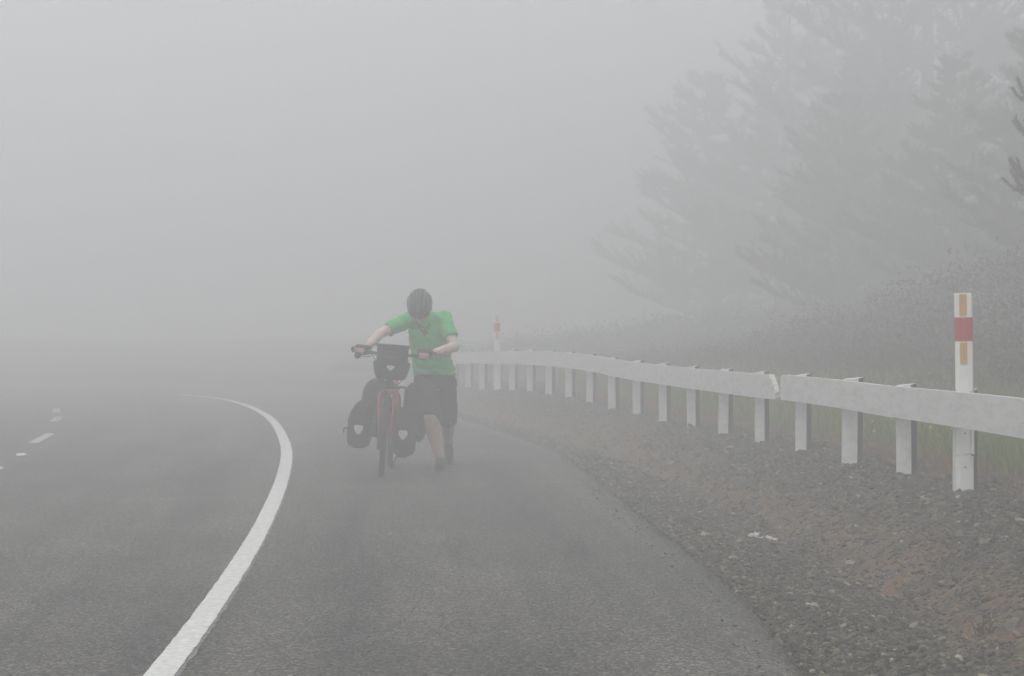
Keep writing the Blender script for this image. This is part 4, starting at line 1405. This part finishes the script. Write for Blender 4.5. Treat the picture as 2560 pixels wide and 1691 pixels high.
bag('rear_pannier', (.185, .56, .52), [(a, b, c, -d) for a, b, c, d in rp_], 'bulky black rear pannier half hidden behind the rider\'s leg', 'pannier', 'panniers on the bicycle', strap=False)
hb_c = (0.02, bar_c.y - .17, bar_c.z - .05)
hb = bag('handlebar_bag', hb_c, [(-.155, .105, .07, 0), (-.145, .125, .085, 0), (-.11, .140, .095, 0), (-.02, .158, .10, 0), (-.005, .158, .10, 0), (.0, .132, .10, 0), (.05, .132, .10, 0), (.115, .136, .10, 0), (.12, .136, .10, 0)], 'black boxy handlebar bag with pale patch on its front', 'bag', None, None, strap=False, crumple=.002)
zf = -.055
poly = [Vector((a * .034, -.1035, zf + b * .022)) for a, b in ((-1, .9), (1, .9), (1, .2), (.45, -.8), (-.1, -1), (-.9, -.1))]
MB().prism(poly, Vector((0, -1, 0)), .003).build('reflective_patch', M['reflect'], hb)
MB().box((.005, -.1015, .036), (.085, .003, .014)).build('printed_strip', M['patch_dim'], hb)
lid = MB()
lid.loft([superring(0, 0, z, hx, hy) for z, hx, hy in ((.118, .140, .104), (.122, .148, .110), (.137, .148, .110), (.141, .142, .104))])
lid.build('lid', M['black'], hb, smooth=False)
MB().box((-.09, -.112, .112), (.05, .004, .010)).build('buckle', M['patch_dim'], hb)
for sg in (-1, 1):
    MB().tube([(sg * .12, -.06, -.14), (sg * .07, -.04, -.19), (sg * .03, .02, -.225)], .004, 6).build('stay_cord', M['black'], hb)

# ------------------------------------------------------------------ the rider
P_BASE = at(1105, 1174, 15.4); P_BASE.z = 0.0
rider = thing('person', P_BASE, 'cyclist in green jersey, dark shorts and grey helmet, head bowed, pushing the loaded bicycle', 'person')
hipC = at(1089, 944, 15.50)
hipL, hipR = at(1066, 950, 15.48), at(1113, 950, 15.52)              # image left / right
kneeL, ankL = at(1076, 1042, 15.20), at(1100, 1150, 15.30)
kneeR, ankR = at(1121, 1048, 15.62), at(1120, 1113, 16.00)
shL, shR = at(1024, 801, 15.16), at(1110, 797, 15.25)
elL, wrL = at(950, 834, 14.99), at(917, 866, 14.80)
elR, wrR = at(1136, 868, 15.10), at(1094, 884, 14.86)
chest = at(1068, 830, 15.28); neck0 = at(1062, 795, 15.20)
head = at(1050, 770, 15.00)
FWD = Vector((-0.02, -0.62, -0.785)).normalized()                    # the way the face points: down the road
UPH = Vector((-0.03, -0.785, 0.62)).normalized()
RGT = FWD.cross(UPH).normalized(); UPH = RGT.cross(FWD).normalized()
def HP(f, r, u):
    return head + FWD * f + RGT * r + UPH * u
gripL = BM @ bar_pt(-.275); gripR = BM @ bar_pt(.270)
axisL = (BM @ bar_pt(-.21) - BM @ bar_pt(-.32)).normalized()         # towards the thumb
axisR = (BM @ bar_pt(.21) - BM @ bar_pt(.32)).normalized()
# wrists sit just above and behind the grips
wrL = gripL + Vector((0.055, 0.085, 0.030)); wrR = gripR + Vector((0.075, 0.075, 0.020))
def hand_parts(grip, axis, wrist):
    back = Vector((0, 1, 0)); back = (back - axis * back.dot(axis)).normalized()
    up = Vector((0, 0, 1)); up = (up - axis * up.dot(axis) - back * up.dot(back)).normalized()
    def ring(off, ang, r):
        a = R(ang)                                                    # 0 = behind the bar, 90 = above, 180 = in front
        return grip + axis * off + (back * math.cos(a) + up * math.sin(a)) * r
    segs, palm = [], []
    for k, (off, ln, rad) in enumerate(((-.036, .86, .0080), (-.012, 1.0, .0090), (.012, 1.05, .0093), (.035, .98, .0090))):
        mcp = ring(off, 62, .043 + .002 * ln); pip = ring(off, 128, .040 * (.9 + .1 * ln)); dip = ring(off, 190, .0325); tip = ring(off, 240, .0285)
        palm.append((wrist + axis * off * .55, mcp, .0165, .0125))
        segs.append([(mcp, pip, rad * 1.1, rad), (pip, dip, rad, rad * .92), (dip, tip, rad * .92, rad * .8)])
    tb = wrist.lerp(ring(.03, 20, .04), .45) + axis * .012
    tm = ring(.055, 345, .034); tt = ring(.046, 270, .030)
    thumb = [(tb, tm, .0130, .0105), (tm, tt, .0105, .0085)]
    return palm, segs, thumb
HL, HRr = hand_parts(gripL, axisL, wrL), hand_parts(gripR, axisR, wrR)
body = MB()
# trunk
body.ellipsoid(hipC, ((.155, 0, 0), (0, .105, 0), (0, 0, .13)))
body.capsule(hipC, chest, .115, .125)
body.ellipsoid(chest, ((.155, 0, 0.01), (0, .11, 0), (0, -.06, .16)))
body.capsule(shL, shR, .058, .058)
body.capsule(chest + Vector((0, 0, .06)), neck0, .09, .062)
# neck and head
body.capsule(neck0, HP(-.015, 0, -.075), .058, .052)
body.ellipsoid(HP(-.005, 0, .03), (RGT * .077, FWD * .096, UPH * .098))
body.ellipsoid(HP(.035, 0, -.045), (RGT * .058, FWD * .058, UPH * .075))
body.capsule(HP(.075, 0, -.095), HP(.070, 0, -.10), .026, .024)      # chin
body.capsule(HP(.093, 0, .012), HP(.113, 0, -.030), .009, .014)      # nose
body.capsule(HP(.088, -.03, .022), HP(.088, .03, .022), .012, .012)  # brow
body.capsule(HP(.090, -.018, -.062), HP(.090, .018, -.062), .009, .009)  # lips
for sg in (-1, 1):
    body.ellipsoid(HP(-.005, sg * .080, -.005), (RGT * .010, FWD * .018, UPH * .030))   # ears
# arms
for sh_, el_, wr_, H_ in ((shL, elL, wrL, HL), (shR, elR, wrR, HRr)):
    body.capsule(sh_, el_, .050, .039)
    body.capsule(el_, el_.lerp(wr_, .4), .039, .037)
    body.capsule(el_.lerp(wr_, .35), wr_, .037, .026)
    palm, segs, thumb = H_
    for a in palm: body.capsule(*a)
    for f_ in segs:
        for a in f_: body.capsule(*a, n=10)
    for a in thumb: body.capsule(*a, n=10)
# legs
toeL = at(1096, 1176, 15.08); toeL.z = .028
toeR = at(1126, 1156, 15.86); toeR.z = .026
heelL = Vector((ankL.x + .004, ankL.y + .05, .035)); heelR = Vector((ankR.x - .004, ankR.y + .075, .145))
for hp, kn, an in ((hipL, kneeL, ankL), (hipR, kneeR, ankR)):
    body.capsule(hp, kn, .082, .056)
    calf = kn.lerp(an, .34) + Vector((-.006, .026, 0))
    body.capsule(kn, calf, .064, .068)
    body.capsule(calf, an, .067, .039)
for an, he, to in ((ankL, heelL, toeL), (ankR, heelR, toeR)):
    body.capsule(an, he, .036, .030); body.capsule(an, to, .036, .024)
fused('body', body, M['skin'], rider, P_BASE, 0.0055, 3)
# hair at the nape and eyes in the shade of the helmet
for sg in (-1, 1):
    e = MB().ellipsoid(HP(.083, sg * .031, .003), (RGT * .012, FWD * .010, UPH * .009), 10, 6)
    e.build('eye', M['helmet_in'], rider, P_BASE, smooth=True)
hr = MB().ellipsoid(HP(-.03, 0, -.005), (RGT * .079, FWD * .085, UPH * .085))
fused('hair', hr, M['hair'], rider, P_BASE, .008, 1, lambda c: .004 * fbm(c.x * 60, c.y * 60, c.z * 60, 3))
# helmet: foam bowl, shell ribs with vents between, visor lip, straps
def helm(th, ph, sc=1.0):
    """th: 0 front .. pi back over the top at ph = 0; ph: sideways angle."""
    f = math.cos(th) * .142 * math.cos(ph); u = math.sin(th) * .118 * math.cos(ph); r = math.sin(ph) * .105
    return HP(f * sc - .008, r * sc, u * sc + .030)
bowl = MB()
rings = []
for i in range(15):
    ph = R(-84 + 168 * i / 14)
    rings.append([helm(R(-6 + 190 * k / 20), ph, .93) for k in range(21)] + [helm(R(184 - 190 * k / 20), ph, .80) for k in range(21)])
bowl.loft(rings)
hel = bowl.build('helmet', M['helmet_in'], rider, P_BASE, smooth=True)
for i, ph in enumerate((-72, -48, -26, -8, 8, 26, 48, 72)):
    rb = MB()
    pts, rad = [], []
    for k in range(22):
        g = k / 21
        th = R(-4 + 186 * g)
        pp = R(ph * (0.62 + 0.38 * math.sin(math.pi * min(1, g * 1.05))))
        pts.append(helm(th, pp, 1.0 + (.035 if 10 < k < 18 and i in (2, 3, 4, 5) else 0)))
        rad.append(.0125 + .004 * math.sin(math.pi * g))
    rb.tube(pts, rad, 8)
    rb.build('rib', M['helmet'], hel, None, smooth=True)
    COL.objects[-1].data.transform(Matrix.Translation(-P_BASE))
for g in (.16, .42, .70, .93):
    cb = MB()
    cb.tube([helm(R(186 * g), R(-76 + 152 * k / 12), .985) for k in range(13)], .0105, 8)
    cb.build('bridge', M['helmet'], hel, P_BASE, smooth=True)
lip = MB().tube([helm(R(-5), R(-80 + 160 * k / 12), 1.0) for k in range(13)], .011, 8)
lip.build('rim', M['helmet'], hel, P_BASE, smooth=True)
for sg in (-1, 1):
    s_ = MB().tube([HP(.05, sg * .088, .02), HP(.045, sg * .083, -.04), HP(.05, sg * .05, -.10), HP(.055, 0, -.122)], .0045, 6)
    s_.tube([HP(-.05, sg * .09, .015), HP(.03, sg * .086, -.035)], .004, 6)
    s_.build('strap', M['strap'], hel, P_BASE)
# pale sleeves on the arms
for sh_, el_, wr_ in ((shL, elL, wrL), (shR, elR, wrR)):
    a_ = MB()
    e0 = el_.lerp(wr_, .88)
    a_.capsule(sh_.lerp(el_, .5), el_, .049, .045)
    a_.capsule(el_, el_.lerp(wr_, .4), .045, .043)
    a_.tube([el_.lerp(wr_, .3), el_.lerp(wr_, .6), e0], [.043, .038, .033], 14)
    ax_ = (wr_ - el_).normalized()
    fused('arm_sleeve', a_, M['arm_sleeve'], rider, P_BASE, .006, 3, lambda c, ax=ax_, e=el_, w=wr_: .0035 * math.sin((c + P_BASE).dot(ax) * 170 + 4 * fbm(c.x * 20, c.y * 20, c.z * 20, 2)) * max(0.25, min(1, ((c + P_BASE) - e).dot(ax) / .15)))
# gloves without fingers
for H_, wr_ in ((HL, wrL), (HRr, wrR)):
    g = MB()
    palm, segs, thumb = H_
    for a, b, r0, r1 in palm: g.capsule(a, b, r0 + .0045, r1 + .0045)
    for f_ in segs:
        a, b, r0, r1 = f_[0]
        g.capsule(a, a.lerp(b, .95), r0 + .0035, r1 + .0035)
    a, b, r0, r1 = thumb[0]
    g.capsule(a, a.lerp(b, .6), r0 + .004, r1 + .005)
    fused('glove', g, M['black_cloth'], rider, P_BASE, .005, 2)
# jersey
def oval(c, rx, ry, ax=Vector((1, 0, 0)), ay=Vector((0, 1, 0)), n=28):
    return [c + ax * (rx * math.cos(2 * math.pi * k / n)) + ay * (ry * math.sin(2 * math.pi * k / n)) for k in range(n)]
sp_dir = (chest - hipC).normalized()
ayv = Vector((0, 1, .35)).normalized()
hemC = at(1086, 938, 15.47)
je = MB()
shm = (shL + shR) / 2
je.loft([oval(hemC, .200, .168), oval(hemC.lerp(chest, .2), .197, .165), oval(hemC.lerp(chest, .5), .180, .150, ay=ayv), oval(hemC.lerp(chest, .8), .178, .150, ay=ayv), oval(chest, .180, .145, ay=ayv), oval(chest.lerp(shm, .6) + Vector((0, .02, 0)), .172, .125, ay=ayv), oval(shm + Vector((0.008, .045, .035)), .125, .085, ay=ayv), oval(neck0 + Vector((0, .01, .02)), .068, .066, ay=ayv)])
je.capsule(shL + Vector((.02, .01, 0)), shR - Vector((.02, -.01, 0)), .074, .074)
def sleeve(mb, a, b, r0, r1):
    d = (b - a)
    mb.capsule(a, a + d * .5, r0, (r0 + r1) / 2)
    mb.tube([a, a + d * .5, b], [r0 * .9, (r0 + r1) / 2, r1], 16)
sleeve(je, shL, shL.lerp(elL, .74), .076, .066)
sleeve(je, shR, shR.lerp(elR, .66), .076, .070)
def jersey_folds(c):
    w = c + P_BASE
    f = .015 * fbm(w.x * 5, w.y * 5, w.z * 11 + w.x * 6, 3) + .006 * fbm(w.x * 13 + w.z * 7, w.y * 9, w.z * 13, 2)
    low = max(0.0, min(1.0, (1.05 - w.z) / .25))
    f += low * .008 * math.sin(w.z * 95 + 9 * w.x + 3 * fbm(w.x * 6, w.y * 6, 1.0, 2))
    return f
jo = fused('jersey', je, M['shirt'], rider, P_BASE, .008, 5, jersey_folds)
# open collar and zip running down the chest, laid on the jersey by casting on to it
def on_jersey(px, py):
    o_ = Vector((0, 0, CAM_H)) - P_BASE
    d_ = (at(px, py, 15.0) - P_BASE - o_).normalized()
    ok, loc, nrm, _ = jo.ray_cast(o_, d_)
    return (loc, nrm) if ok else (at(px, py, 15.1) - P_BASE, Vector((0, -1, 0)))
bpy.context.view_layer.update()
zp = [on_jersey(x_, y_) for x_, y_ in ((1035, 816), (1043, 822), (1052, 832), (1059, 844), (1064, 856), (1066, 868))]
MB().tube([a + n_ * .003 for a, n_ in zp], .0042, 6).build('zip', M['zip'], jo)
vv = [on_jersey(x_, y_) for x_, y_ in ((1040, 808), (1045, 820), (1054, 830), (1061, 841), (1067, 838), (1074, 822), (1078, 806))]
cen = on_jersey(1062, 820)
mbv = MB()
q = [a + n_ * .0045 for a, n_ in vv]; c0 = cen[0] + cen[1] * .0045
mbv.add([c0] + q, [(0, k + 2, k + 1) for k in range(len(q) - 1)])
mbv.build('open_collar', M['shirt_dark'], jo)
# shorts
so = MB()
waist = at(1086, 918, 15.48)
so.loft([oval(hipC - Vector((0, 0, .10)), .180, .150), oval(hipC, .190, .150), oval(waist, .180, .142)])
hemL = kneeL.lerp(ankL, .02); hemR = kneeR.lerp(ankR, .12)
def legcloth(mb, a, k_, e, r0, r1):
    mb.capsule(a, a.lerp(k_, .5), r0, (r0 + r1) / 2)
    mb.tube([a, a.lerp(k_, .5), a.lerp(k_, .9), e], [r0 * .95, (r0 + r1) / 2, r1, r1 * 1.04], 20)
legcloth(so, hipL + Vector((-.012, 0, 0)), kneeL, hemL + Vector((-.01, 0, 0)), .108, .094)
legcloth(so, hipR + Vector((.006, 0, 0)), kneeR, hemR, .106, .082)
fused('shorts', so, M['shorts'], rider, P_BASE, .008, 4, lambda c: .013 * fbm((c.x + c.z * .3) * 9, c.y * 9, c.z * 4.5, 3))
# shoes
for an, he, to, k_ in ((ankL, heelL, toeL, 0), (ankR, heelR, toeR, 1)):
    up_ = MB()
    up_.capsule(an + Vector((0, 0, -.01)), he, .045, .041)
    up_.capsule(he, he.lerp(to, .5), .041, .045)
    up_.capsule(an.lerp(to, .3), to, .048, .037)
    up_.capsule(he.lerp(to, .5), to, .046, .036)
    sh_o = fused('shoe', up_, M['black'], rider, P_BASE, .007, 3)
    d_ = (to - he); d_.normalize()
    side = d_.cross(Vector((0, 0, 1))).normalized(); nrm = side.cross(d_).normalized()
    outline = []
    L = (to - he).length + .075
    for k in range(24):
        a = 2 * math.pi * k / 24
        f = math.cos(a); wv = .040 + .009 * f
        outline.append(he - d_ * .038 + d_ * (L * (f * .5 + .5)) + side * (math.sin(a) * wv) - nrm * .028)
    MB().prism([p - Vector(P_BASE) for p in outline], -nrm, .010).build('sole', M['sole'], sh_o)
    # laces and cuff
    MB().tube([an + Vector((.043 * math.cos(2 * math.pi * k / 14), .043 * math.sin(2 * math.pi * k / 14), .028 + (0 if k_ == 0 else -.006 * math.sin(2 * math.pi * k / 14)))) - Vector(P_BASE) for k in range(15)], .007, 6).build('cuff', M['strap'] if k_ == 0 else M['sole'], sh_o)
